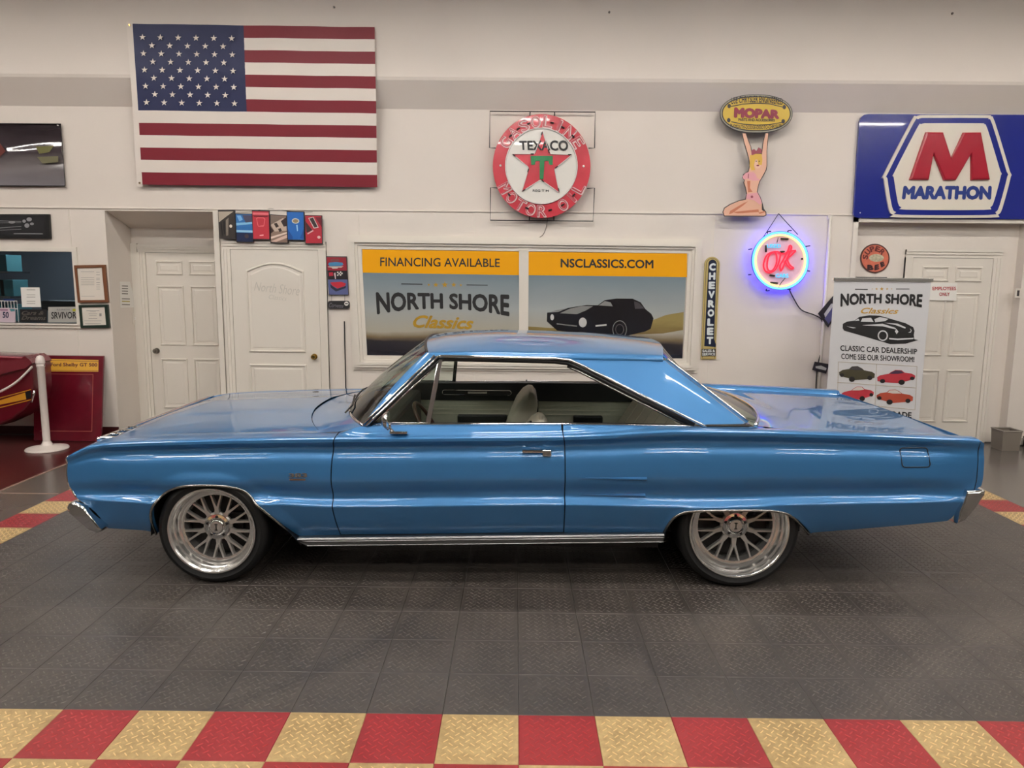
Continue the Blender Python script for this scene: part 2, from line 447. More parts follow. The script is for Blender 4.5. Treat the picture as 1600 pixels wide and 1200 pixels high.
# ------------------------------------------------------------------ ceiling lights (linear fixtures above the frame)
M_TUBE = emitmat('lamp_tube', (255, 249, 242), LAMP_POWER)
M_HOUS = mat('lamp_housing', (225, 225, 222), .4)
def fixture(x, y, z, rod):
    t = thing('ceiling_light', 'long white linear ceiling lamp hanging above the showroom', 'ceiling light', (x, y, z), 'linear ceiling lamps')
    L2 = .62
    G().prism([(y-.075, z+.012), (y-.15, z-.042), (y-.155, z-.040), (y-.06, z+.07), (y+.06, z+.07), (y+.155, z-.040), (y+.15, z-.042), (y+.075, z+.012)], 'x', x-L2, x+L2).part('housing', M_HOUS, t)
    for s in (-1, 1):
        G().tube([(x-L2+.02, y+s*.045, z-.012), (x+L2-.02, y+s*.045, z-.012)], .019, 10).part('lamp_tube', M_TUBE, t)
        G().tube([(x+s*.45, y, z+.06), (x+s*.45, y, rod)], .006, 6).part('hanger', M_STEEL, t)
for y in (-5.2, -2.6, 0, 2.4):
    for x in (-7.2, -4.8, -2.4, 0, 2.4, 4.8, 7.2):
        fixture(x, y, 4.95, ZC)

# ================================================================== THE BLUE CAR
YC = 2.155
XF, XR_ = -1.726, 1.242          # axle positions
car = thing('car', 'blue two-door hardtop muscle car with silver mesh wheels parked across the black tile floor', 'car', (0, YC, 0))
def paint(name, rgb):
    m = mat(name, rgb, .33, .38, 1.0)
    nt = m.node_tree; b = nt.nodes['Principled BSDF']
    n = nt.nodes.new('ShaderNodeTexNoise'); n.inputs['Scale'].default_value = 900
    g_ = nt.nodes.new('ShaderNodeNewGeometry'); nt.links.new(g_.outputs['Position'], n.inputs['Vector'])
    r = nt.nodes.new('ShaderNodeMapRange'); r.inputs[3].default_value = .32; r.inputs[4].default_value = .42
    nt.links.new(n.outputs['Fac'], r.inputs[0]); nt.links.new(r.outputs[0], b.inputs['Roughness'])
    return m
M_BLUE = paint('metallic_blue_paint', (58, 121, 176))
M_SEAT = mat('white_vinyl', (196, 190, 172), .4)
M_CARD = mat('pale_door_card', (176, 174, 158), .5, noise=(30, .04))
M_GLASS = glassmat('windscreen_glass', (.58, .67, .61))
M_CGLASS = glassmat('vent_glass', (.86, .9, .87))

L1 = pchip([-2.50, -2.488, -2.44, -2.374, -2.239, -1.795, -1.015, -.392, .23, .481, .689, .898, 1.284, 1.837, 2.502, 2.6],
           [.738, .746, .770, .797, .815, .838, .862, .874, .887, .900, .916, .925, .923, .911, .886, .882])
CR = pchip([-2.5, -2.06, -1.4, -1.04, -.39, .244, .704, .88, 1.656, 2.43, 2.6], [.492, .478, .480, .469, .482, .495, .491, .489, .513, .533, .537])
WD = pchip([-2.52, -2.2, -1.7, 0, 1.3, 2.0, 2.56], [.925, .942, .953, .957, .957, .950, .930])
BELT = pchip([-1.2, -1.0, -.88, -.5, .24, 1.009, 1.3, 2.6], [.80, .875, .917, .923, .933, .929, .92, .85])
RB = lambda x: .226+(x+1.22)*.0235          # rocker bottom edge
RT = lambda x: .274+(x+1.22)*.0240          # rocker trim top edge
FA = [(-2.068, .27), (-2.066, .32), (-2.056, .404), (-2.031, .463), (-1.971, .532), (-1.88, .573), (-1.79, .585), (-1.68, .586), (-1.592, .576), (-1.526, .55), (-1.43, .463), (-1.344, .368), (-1.252, .263), (-1.222, .226)]
RA = [(.812, .27), (.826, .353), (.856, .42), (.907, .459), (.981, .471), (1.129, .476), (1.341, .478), (1.425, .472), (1.501, .449), (1.58, .384), (1.642, .318)]
def smooth_line(P, n=6):
    P = np.array(P, float); out = []
    for i in range(len(P)-1):
        p0, p1, p2, p3 = P[max(i-1, 0)], P[i], P[i+1], P[min(i+2, len(P)-1)]
        for k in range(n):
            t = k/n
            out.append(.5*((2*p1)+(-p0+p2)*t+(2*p0-5*p1+4*p2-p3)*t*t+(-p0+3*p1-3*p2+p3)*t**3))
    out.append(P[-1]); return np.array(out)
FAs, RAs = smooth_line(FA), smooth_line(RA)
def bottom(x):
    if x < FAs[0, 0]: return lerp(.296, .287, min(max((x+2.32)/.24, 0), 1))
    if x <= FAs[-1, 0]: return max(float(np.interp(x, FAs[:, 0], FAs[:, 1])), RB(x))
    if x < RAs[0, 0]: return RB(x)
    if x <= RAs[-1, 0]: return float(np.interp(x, RAs[:, 0], RAs[:, 1]))
    return float(np.interp(x, [1.642, 2.142, 2.406, 2.6], [.322, .378, .409, .43]))
_pt = pchip([-.6, -.32, -.035, 0, .03, .09, .16, .32, .38, .46, .54, .62, .70, .78, .84, .90, .94, .968, .99, 1.0],
            [-.11, -.044, -.004, 0, -.006, -.028, -.034, -.007, -.002, -.004, -.008, -.013, -.022, -.0365, -.0375, -.016, -.003, -.003, -.011, -.024])
def S(x, z):
    zc, zt = CR(x), L1(x)
    t = (z-zc)/(zt-zc) if z >= zc else (z-zc)/.38
    s = _pt(t)
    if t > .03: s *= 1-.65*max(sstep(-2.15, -2.48, x), sstep(2.2, 2.50, x))      # creases die out at nose and tail
    # raised lip round the wheel openings
    d = min(np.hypot(FAs[:, 0]-x, FAs[:, 1]-z)); s += .014*(1-sstep(.012, .085, d))*sstep(-2.3, -2.1, x)
    if x > .6:
        d = min(np.hypot(RAs[:, 0]-x, RAs[:, 1]-z)); s += .006*(1-sstep(.01, .03, d))
    return WD(x)+s
def near(lat): return YC-lat
GAPF = pchip([.2, .301, .478, .624, .805, .862, .93], [-1.0, -1.014, -1.035, -1.038, -1.027, -1.013, -.985])
GAPR = pchip([.2, .324, .6, .819, .887, .935], [.256, .255, .253, .249, .238, .232])
FRONT = pchip([.2, .296, .324, .485, .52, .565, .64, .715, .746, .9], [-2.295, -2.300, -2.312, -2.455, -2.492, -2.510, -2.517, -2.516, -2.49, -2.44])
REAR = pchip([.3, .409, .42, .50, .578, .623, .70, .782, .861, .884, .95], [2.40, 2.406, 2.419, 2.447, 2.470, 2.556, 2.558, 2.557, 2.545, 2.515, 2.49])
TS = sorted(set([round(float(v), 4) for v in list(np.linspace(-.62, -.10, 12))+[-.06, -.025, -.008, 0, .012, .03]+list(np.linspace(.06, .96, 37))+[.975, .99, 1.0]]))
def side_panel(name, xl, xr, sgn, floor_z=None, top='belt', inner=None):
    """one outer panel: xl(z), xr(z) edge curves"""
    a, b = xl(.6), xr(.6)
    xs = list(np.arange(a, b, .03))+[b]
    for A in (FAs, RAs): xs += [x for x in A[:, 0] if a+.005 < x < b-.005]
    xs = sorted(xs); X0 = [xs[0]]
    for x in xs[1:]:
        if x-X0[-1] > .003: X0.append(x)
    rows = []
    for x0 in X0:
        col = []
        wl = max(0, 1-(x0-a)/.22)**2; wr = max(0, 1-(b-x0)/.22)**2
        if x0 == b: wl = 0
        if x0 == a: wr = 0
        def xat(z): return x0+(xl(z)-a)*wl+(xr(z)-b)*wr
        zc, zt = CR(x0), L1(x0)
        for t in TS:
            z = zc+t*(zt-zc) if t >= 0 else zc+t*.38
            x = xat(z)
            zb = bottom(x)
            if floor_z: zb = max(zb, floor_z(x))
            z = max(z, zb)
            x = xat(z)
            if t == 1.0: z = L1(x)
            col.append((x, S(x, z), z))
        x, la, z = col[0]
        col = [(x, la-.035, z+.004), (x, la-.008, z-.001)]+col      # folded lower lip
        x = xat(zt); w = WD(x); zt = L1(x); zb = max(BELT(x), zt+.003)
        if top == 'fender':
            zb = zt+.004; col += [(x, w-.045, zt+.003), (x, w-.09, zt+.007), (x, w-.152, zt+.009), (x, w-.156, zt-.006)]
        elif top == 'belt':
            xx = xat(zb)
            col += [(x, w-.034, zt+.002), (x, w-.046, zt+.004+(zb-zt)*.12), (xx, w-.056, zt+(zb-zt)*.5), (xx, w-.068, zt+(zb-zt)*.9), (xx, w-.082, zb), (xx, w-.115, zb), (xx, w-.118, zb-.02)]
        else:   # quarter: belt ledge in front of the pillar, blade top behind it
            k = sstep(1.15, 1.45, x)
            col += [(x, w-.034, zt+.002), (x, w-.046, zt+.004+(zb-zt)*.12), (x, w-.056, zt+(zb-zt)*.5), (x, w-.068, zt+(zb-zt)*.9), (x, w-.082, zb), (x, lerp(w-.115, w-.10, k), lerp(zb, zb-.006, k)), (x, lerp(w-.118, w-.125, k), zb-.035)]
        rows.append([(p[0], YC-sgn*p[1], p[2]) for p in col])
    gg = G().grid(rows)
    return gg.part(name, M_BLUE, car, smooth=38, clean=True)
for sgn in (1, -1):
    e = .0028
    side_panel('front_fender', FRONT, lambda z: GAPF(z)-e, sgn, top='fender')
    side_panel('door', lambda z: GAPF(z)+e, lambda z: GAPR(z)-e, sgn, floor_z=lambda x: RT(x)+.004)
    side_panel('quarter_panel', lambda z: GAPR(z)+e, REAR, sgn, top='quarter')
    # dark structure behind the panel gaps
    rows = []
    for x in np.arange(-1.15, .42, .06):
        rows.append([(x, YC-sgn*(S(x, z)-.03), z) for z in np.linspace(RT(x), L1(x)-.02, 9)]+[(x, YC-sgn*(WD(x)-.11), BELT(x)-.03)])
    G().grid(rows).part('inner_structure', M_BLACK, car)
    # rocker trim: ribbed bright strip
    rows = []
    for x in np.linspace(-1.245, .815, 40):
        zt, zb = RT(x), RB(x)
        if x < -1.21: zb = max(zb, float(np.interp(x, FAs[:, 0], FAs[:, 1])))
        la = WD(x)-.036
        pr_ = [(la-.06, zt), (la+.0, zt+.002), (la+.008, zt-.006), (la+.004, lerp(zt, zb, .3)), (la+.006, lerp(zt, zb, .36)), (la-.002, lerp(zt, zb, .85)), (la+.002, zb+.004), (la-.004, zb), (la-.06, zb)]
        rows.append([(x, YC-sgn*q[0], q[1]) for q in pr_])
    G().grid(rows).part('rocker_trim', mat('rocker_satin', (132, 132, 132), .36, .9), car, smooth=30)
    # wheel arch mouldings, wells
    for A, r in ((FAs, .0075), (RAs, .0075)):
        pts = [(x, YC-sgn*(S(x, z)+.002), z) for x, z in A]
        G().tube(pts, r, 8).part('arch_moulding', M_STEEL, car, smooth=180)
        rows = [[(x, YC-sgn*la, z+.012) for la in (WD(x)-.02, .75, .58)] for x, z in A]
        G().grid(rows).part('wheel_well', M_BLACK, car)
        n = len(A); z1 = min(A[0, 1], A[-1, 1])-.05
        G().add([(x, YC-sgn*.58, z+.012) for x, z in A]+[(A[-1, 0], YC-sgn*.58, z1), (A[0, 0], YC-sgn*.58, z1)], [list(range(n+2))]).part('wheel_well', M_BLACK, car)
# front and rear closing panels, chassis
gr = [[(-2.44+.02*abs(v)**2, YC+.865*v, z) for v in np.linspace(-1, 1, 9)] for z in (.33, .5, .62, .765)]
grille = G().grid(gr).part('grille', M_BLACK, car)
for z in (.52, .56, .60, .64, .68, .72):
    G().box((-2.475, YC-.55, z-.005), (-2.445, YC+.55, z+.005)).part('grille_bar', M_STEEL, grille)
for s in (-1, 1):
    for la in (.58, .76):
        G().lathe([(.001, -2.50), (.05, -2.494), (.074, -2.478), (.082, -2.485), (.086, -2.46), (.086, -2.44)], (0, YC+s*la, .64), 'x', 24).part('headlight', M_CHROME, grille, smooth=40)
tail = G().grid([[(2.505-.012*abs(v)**2, YC+.90*v, z) for v in np.linspace(-1, 1, 9)] for z in (.42, .58, .7, .80, .876)]).part('tail_panel', M_BLUE, car, smooth=60)
for s in (-1, 1):
    G().box((2.50, YC+s*.28, .66), (2.53, YC+s*.86, .79), .01).part('tail_light', mat('red_lens', (150, 14, 16), .15), tail)
ch = G(); ch.box((-2.10, YC-.55, .22), (1.72, YC+.55, .44)); ch.box((-1.2, YC-.84, .215), (.80, YC+.84, .40)); ch.box((1.68, YC-.80, .46), (2.42, YC+.80, .52)); ch.add([(-2.44, YC-.86, .49), (-2.27, YC-.86, .32), (-2.10, YC-.86, .32), (-2.10, YC-.86, .49), (-2.44, YC+.86, .49), (-2.27, YC+.86, .32), (-2.10, YC+.86, .32), (-2.10, YC+.86, .49)], [[0, 1, 2, 3], [7, 6, 5, 4], [0, 4, 5, 1], [1, 5, 6, 2], [2, 6, 7, 3], [3, 7, 4, 0]])
ch.part('chassis', M_BLACK, car)
# hood
hx = lambda v: (-2.425+.035*abs(v)**2, -1.325+.185*abs(v)**2.4)
rows = []
for u in np.linspace(0, 1, 40):
    r = []
    for v in np.linspace(-1, 1, 41):
        a, b = hx(v); x = lerp(a, b, u**1.0); la = .795*v*lerp(.99, 1.0, u)
        c = 1-abs(v)**2
        z = L1(x)+.008+.030*c*sstep(0, .25, u)+.005*sstep(.45, .30, abs(v))*sstep(0, .2, u)
        if u < .03: z -= .012
        r.append((x, YC+la, z))
    rows.append(r)
hood = G().grid(rows).part('hood', M_BLUE, car, smooth=50)
G().tube([(hx(v)[0]-.012, YC+.80*v, L1(hx(v)[0])+.012) for v in np.linspace(-1, 1, 21)], .011, 8).part('hood_lip_trim', M_CHROME, hood, smooth=180)
for k in range(4):   # letters/ornaments along the lip
    G().box((-2.40, YC-.78+k*.10, L1(-2.4)+.012), (-2.33, YC-.75+k*.10, L1(-2.4)+.026), .004).part('hood_ornament', M_CHROME, hood)
# cowl between hood and windscreen
WB = lambda v: (-1.075+.205*abs(v)**2.6, .885*v, .935-.018*abs(v)**2)      # windscreen base: x, lateral, z
WT = lambda v: (-.60+.055*abs(v)**2.2, .625*v, 1.348-.045*abs(v)**2.2)       # windscreen top
rows = []
for u in np.linspace(0, 1, 9):
    r = []
    for v in np.linspace(-1, 1, 41):
        a = hx(v)[1]+.006; w = WB(v); x = lerp(a, w[0], u); la = lerp(.80*v, w[1], u)
        z0 = L1(a)+.006+.028*(1-abs(v)**2)
        r.append((x, YC+la, lerp(z0, w[2]-.004, u)-.012*math.sin(PI*u)))
    rows.append(r)
cowl = G().grid(rows).part('cowl_panel', M_BLUE, car, smooth=60)
for s in (-1, 1):   # corner fill beside the cowl
    G().grid([[(x, YC+s*la, z) for (x, la, z) in ((-1.16, .80, L1(-1.16)+.008), (-1.16, .84, L1(-1.16)+.006))],
              [(x, YC+s*la, z) for (x, la, z) in ((-1.0, .80, .905), (-1.0, .875, .880))],
              [(x, YC+s*la, z) for (x, la, z) in ((-.87, .84, .925), (-.87, .885, .917))]]).part('cowl_corner', M_BLUE, car, smooth=60)
gw = [[(lambda a, b: (lerp(a[0], b[0], t)-.035*math.sin(PI*t)*(1-.4*abs(v)), YC+lerp(a[1], b[1], t), lerp(a[2], b[2], t)))(WB(v), WT(v)) for v in np.linspace(-1, 1, 31)] for t in np.linspace(0, 1, 11)]
G().grid(gw).part('windscreen', M_GLASS, car, smooth=180)
G().tube([(WB(v)[0], YC+WB(v)[1], WB(v)[2]) for v in np.linspace(-1, 1, 31)], .010, 6).part('windscreen_seal', M_CHROME, car, smooth=180)
G().tube([(WT(v)[0], YC+WT(v)[1], WT(v)[2]) for v in np.linspace(-1, 1, 31)], .010, 6).part('windscreen_seal', M_BLACK, car, smooth=180)
for v0, v1 in ((-.62, -.12), (.05, .55)):   # wipers
    a, b = WB(v0), WB(v1)
    G().tube([(a[0]-.03, YC+a[1], a[2]+.0), (a[0]+.0, YC+a[1]+.06, a[2]+.035), (b[0]-.01, YC+b[1], b[2]+.03)], .006, 6).part('wiper', M_BLACK, car)
    G().tube([(lerp(a[0], b[0], .45)+.012, YC+lerp(a[1], b[1], .3), a[2]+.035), (b[0]+.01, YC+b[1]+.05, b[2]+.035)], .005, 6).part('wiper_blade', M_WIRE, car)
# roof
RX0 = lambda v: -.60+.06*abs(v)**2.2
RX1 = lambda v: .90-.07*abs(v)**2.0
def roofz(x, v):
    zc = float(np.interp(x, [-.6, -.5, -.35, -.14, .2, .5, .75, .92], [1.348, 1.366, 1.381, 1.390, 1.384, 1.374, 1.356, 1.335]))
    zs = float(np.interp(x, [-.6, -.5, -.2, .3, .9], [1.288, 1.30, 1.306, 1.302, 1.296]))
    return zs+(zc-zs)*(1-abs(v)**2.6)
rows = []
for u in np.linspace(0, 1, 40):
    r = []
    for v in np.linspace(-1, 1, 61):
        x = lerp(RX0(v), RX1(v), u); hw = .622
        r.append((x, YC+hw*v, roofz(x, v)))
    x0 = lerp(RX0(1), RX1(1), u)
    edge = [(x0, .632, 1.290), (x0, .637, 1.281), (x0, .634, 1.274)]
    zs = roofz(x0, 1)
    edge = [(x0, .631, zs-.010), (x0, .637, zs-.020), (x0, .636, zs-.030), (x0, .622, zs-.034)]
    r = [(q[0], YC-q[1], q[2]) for q in edge[::-1]]+r+[(q[0], YC+q[1], q[2]) for q in edge]
    rows.append(r)
G().grid(rows).part('roof', M_BLUE, car, smooth=40)
# headliner keeps the cabin ceiling opaque
G().grid([[(x, YC+la, roofz(x, la/.622)-.03) for la in np.linspace(-.6, .6, 13)] for x in np.linspace(-.5, .82, 10)]).part('headliner', mat('black_headliner', (22, 22, 22), .8), car)
for s in (1, -1):
    # sail panel (C pillar)
    A, B, C_, D = np.array((.285, .632, 1.272)), np.array((.835, .630, 1.272)), np.array((1.262, .846, .945)), np.array((1.01, .868, .938))
    rows = []
    for t in np.linspace(0, 1, 15):
        r = []
        for u in np.linspace(0, 1, 15):
            p = (A*(1-u)+B*u)*(1-t)+(D*(1-u)+C_*u)*t
            p[1] += .014*math.sin(PI*t)*(1-.25*u)-.012*max(0, u-.85)/.15*(.4+.6*math.sin(PI*t))
            r.append((p[0], YC-s*p[1], p[2]))
        rows.append(r)
    sail = G().grid(rows).part('sail_panel', M_BLUE, car, smooth=60)
    # rear edge of the pillar and bright base moulding
    E_ = [(lerp(B[0], C_[0], t)+.004, YC-s*(lerp(B[1], C_[1], t)+.014*math.sin(PI*t)*.75-.012*(.4+.6*math.sin(PI*t))), lerp(B[2], C_[2], t)) for t in np.linspace(0, 1, 15)]
    G().grid([[p, (p[0]+.03, p[1]+s*.05, p[2]+.004)] for p in E_]).part('pillar_return', M_BLUE, sail, smooth=60)
    G().tube([(p[0]+.022, p[1]+s*.03, p[2]+.006) for p in E_], .007, 6).part('rear_glass_trim', M_CHROME, sail, smooth=180)
    bp = G(); bp.prism([(1.005, .925), (1.02, .943), (1.27, .949), (1.315, .926)], 'y', YC-s*.88, YC-s*.84)
    bp.part('pillar_base_moulding', M_CHROME, sail)
    G().box((1.03, YC-s*.882, .931), (1.27, YC-s*.878, .937)).part('moulding_inlay', M_BLACK, sail)
    # drip rail along the door opening and down the pillar
    line = [(-.862, .893, .920), (-.68, .755, 1.105), (-.492, .641, 1.277), (-.46, .640, 1.284), (-.2, .640, 1.282), (.20, .640, 1.277), (.285, .641, 1.270), (.36, .668, 1.240), (.65, .775, 1.105), (1.005, .882, .944), (1.03, .888, .932)]
    def L3(line, dn, di): return [(x, YC-s*(la-di), z-dn) for x, la, z in line]
    G().tube(L3(line[2:], 0, -.004), .0085, 8).part('drip_rail', M_CHROME, car, smooth=180)
    inn = [(-.835, .885, .925), (-.66, .752, 1.092), (-.468, .634, 1.262), (-.44, .630, 1.268), (-.2, .630, 1.266), (.20, .630, 1.260), (.275, .632, 1.252), (.35, .66, 1.222), (.64, .765, 1.086), (.97, .868, .935)]
    G().tube(L3(inn, .002, .006), .015, 8).part('weatherstrip', M_BLACK, car, smooth=180)
    G().tube(L3([(x+.0, la, z-.018) for x, la, z in inn[6:]], .004, .0), .007, 8).part('quarter_glass_trim', M_STEEL, car, smooth=180)
    # A pillar
    rows = []
    for t in np.linspace(0, 1, 12):
        a = np.array(WB(1)); b = np.array(WT(1)); p = a*(1-t)+b*t; p[0] -= .021*math.sin(PI*t)
        q = np.array((-.862, .893, .920))*(1-t)+np.array((-.492, .641, 1.280))*t
        w = [p+(.0, 0, .004), p+(.004, .008, .002), lerp(p, q, .5)+(-.004, .012, .008), q+(-.004, .006, .004), q+(.0, -.004, 0), q+(.0, -.03, 0)]
        rows.append([(k[0], YC-s*k[1], k[2]) for k in w])
    pil = G().grid(rows).part('windscreen_pillar', M_BLUE, car, smooth=30)
    for off, r_ in (((-.006, .008, .008), .006), ((.012, .010, .0), .007)):
        pts = [np.array((-.862, .893, .920))*(1-t)+np.array((-.492, .641, 1.280))*t+off for t in np.linspace(0, 1, 6)]
        G().tube([(k[0], YC-s*k[1], k[2]) for k in pts], r_, 8).part('pillar_trim', M_CHROME, pil, smooth=180)
    # vent window
    vt = [(-.83, .878, .928), (-.470, .632, 1.250), (-.505, .865, .928)]
    vt = [(-.815, .872, .930), (-.468, .630, 1.246), (-.512, .862, .930)]
    tri = [(x, YC-s*la, z) for x, la, z in vt]
    vent = G().add([*tri, *[(p[0], p[1]+s*.004, p[2]) for p in tri]], [[0, 1, 2], [5, 4, 3]]).part('vent_window', M_CGLASS, car)
    G().tube(tri+[tri[0]], .0065, 6).part('vent_frame', M_CHROME, vent, smooth=180)
    G().prism([(0, 0)]*0 or [(-.527, .928), (-.50, .928), (-.456, 1.255), (-.474, 1.255)], 'y', 0, .016).part('tmp', M_CHROME, vent) if False else None
    a, b = np.array((-.512, .865, .925)), np.array((-.465, .632, 1.262))
    rows = [[(lerp(a[0], b[0], t)+dx, YC-s*(lerp(a[1], b[1], t)+dl), lerp(a[2], b[2], t)) for dx, dl in ((-.013, -.01), (-.013, .006), (0, .009), (.013, .006), (.013, -.01))] for t in (0, .25, .5, .75, 1)]
    G().grid(rows).part('vent_post', M_CHROME, vent, smooth=40)
    # belt moulding
    G().tube([(x, YC-s*(WD(x)-.088), BELT(x)+.002) for x in np.linspace(-.86, 1.0, 24)], .005, 6).part('belt_moulding', M_CHROME, car, smooth=180)
# rear glass and deck
RGT = lambda v: (RX1(v)+.004, .60*v, roofz(RX1(v), v)-.004)
RGB = lambda v: (1.485-.165*abs(v)**2.4, .835*v, .938-.008*abs(v)**2)
rows = [[(lambda a, b: (lerp(a[0], b[0], t)-.05*math.sin(PI*t)*(1-v*v)+.0, YC+lerp(a[1], b[1], t)*(1-.03*math.sin(PI*t)), lerp(a[2], b[2], t)-.05*math.sin(PI*t)*(1-abs(v)**4)))(RGT(v), RGB(v)) for v in np.linspace(-1, 1, 31)] for t in np.linspace(0, 1, 13)]
G().grid(rows).part('rear_window', M_GLASS, car, smooth=180)
G().tube([(RGB(v)[0], YC+RGB(v)[1], RGB(v)[2]+.002) for v in np.linspace(-1, 1, 31)], .011, 8).part('rear_window_trim', M_CHROME, car, smooth=180)
rows = []
for u in np.linspace(0, 1, 24):
    r = []
    for v in np.linspace(-1, 1, 41):
        b = RGB(v)[0]+.004; x = lerp(b, 2.50-.012*v*v, u); w = WD(x)-.12
        la = lerp(.835, w, sstep(0, .12, u))*v
        z = lerp(RGB(v)[2]-.002, max(BELT(x), L1(x)+.003)-.030, sstep(0, .25, u))+.016*(1-v*v)*sstep(0, .3, u)
        r.append((x, YC+la, z))
    rows.append(r)
G().grid(rows).part('trunk_lid', M_BLUE, car, smooth=50)
for s in (-1, 1):   # shelf between pillar base and quarter
    G().grid([[(x, YC+s*la, z) for la, z in ((.80, .925), (.885, .925))] for x in (1.0, 1.2, 1.36)]).part('deck_filler', M_BLUE, car)
# bumpers
fb = P2([(104, 794), (106, 788), (112, 784.5), (118, 784.5), (132, 792), (136.5, 799), (158, 827), (157, 831), (150, 832.5), (140, 829), (118, 810), (107, 801)], 1.205)
g = G(); ends = [(-.957, .80), (-.953, .93), (-.945, 1), (-.90, 1.02), (-.5, 1), (0, 1), (.5, 1), (.90, 1.02), (.945, 1), (.953, .93), (.957, .80)]
cz = np.mean(fb, axis=0)
def bump_grid(poly, off):
    cz = np.mean(poly, axis=0); rows = []
    for la, k in ends:
        rows.append([(lerp(cz[0], p[0], k)+off*(1-(la/.945)**2), YC+la, lerp(cz[1], p[1], k)) for p in poly+[poly[0]]])
    n = len(poly); gg = G().grid(rows)
    gg.f.append(list(range(n))); gg.f.append([len(gg.v)-n-1+i for i in range(n)][::-1])
    return gg
bump_grid(fb, -.05).part('front_bumper', M_CHROME, car, smooth=45)
rb = P2([(1511, 766.5), (1533, 765.5), (1540, 767), (1539, 773), (1522, 797), (1507, 814), (1495, 818.5), (1499, 800), (1508, 778)], 1.205)
bump_grid(rb, .06).part('rear_bumper', M_CHROME, car, smooth=45)
# edge trim at fender nose and tail
for s in (1, -1):
    G().tube([(FRONT(z)-.002, YC-s*(S(FRONT(z), z)-.004), z) for z in np.linspace(.50, .735, 14)], .006, 6).part('nose_trim', M_CHROME, car, smooth=180)
    # scoop fins on the quarter
    for zz, dz in ((.652, -.004), (.548, .004)):
        rows = []
        for t in np.linspace(0, 1, 16):
            x = lerp(.34, .70, t); la = S(x, zz); h = .003+.012*t
            rows.append([(x, YC-s*(la-.004), zz+.012*t), (x, YC-s*(la+h), zz+.002), (x, YC-s*(la+h), zz-.004), (x, YC-s*(la-.004), zz-.008-.006*t)])
        G().grid(rows).part('scoop_fin', M_BLUE, car, smooth=30)
    # tail seam
    G().tube([(2.522, YC-s*(S(2.522, z)+.0005), z) for z in np.linspace(.60, .87, 12)], .0022, 5).part('tail_seam', M_BLACK, car)
s = 1
# fuel door
fz = np.array(P2(rrect(1410.5, 702, 1455, 730.5, 5), 1.21))
G().tube([(x, YC-(S(x, z)+.002), z) for x, z in fz], .003, 5, closed=True).part('fuel_door', M_BLACK, car)
# door handle, lock
hz = onY(816, 706, 1.19), onY(862, 705, 1.19)
yh = YC-S(.1, .79)
hd = G().box((hz[0][0], yh-.035, .789), (hz[1][0]-.01, yh-.022, .806), .005).part('door_handle', M_CHROME, car, smooth=40)
G().box((hz[0][0], yh-.03, .791), (hz[0][0]+.022, yh+.004, .804), .004).part('handle_mount', M_CHROME, hd)
G().box((hz[1][0]-.05, yh-.036, .770), (hz[1][0], yh+.004, .808), .006).part('handle_button', M_CHROME, hd)
G().lathe([(.001, -.014), (.010, -.014), (.013, -.008), (.013, .004)], (.157, yh+.001, .746), 'y', 18).part('door_lock', M_CHROME, car, smooth=40)
# badge "383" over a small bar
yb = YC-S(-1.22, .65)-.003
bz = P2([(451, 740), (480, 739), (480, 746), (451, 747)], yb)
text('383', [(451, 739.5), (480, 739), (480, 746), (451, 746.5)], yb-.002, M_CHROME, car, bold=.05, name='badge')
G().box((bz[3][0]+.005, yb-.003, bz[3][1]-.012), (bz[2][0]-.01, yb+.002, bz[3][1]-.002)).part('badge_bar', M_STEEL, car)
# door mirror
mx, mz = -.70, .945
ym = YC-.92
mir = G().box((-.715, ym-.028, .884), (-.615, ym+.012, .897), .006).part('door_mirror', M_CHROME, car, smooth=40)
G().tube([(-.70, ym-.008, .892), (-.715, ym-.02, .925), (-.72, ym-.03, .95)], [.014, .010, .010], 10).part('mirror_stem', M_CHROME, mir, smooth=180)
G().lathe([(.001, -.752), (.026, -.748), (.046, -.735), (.052, -.716), (.046, -.712), (.001, -.712)], (0, ym-.05, .962), 'x', 24).part('mirror_head', M_CHROME, mir, smooth=40)
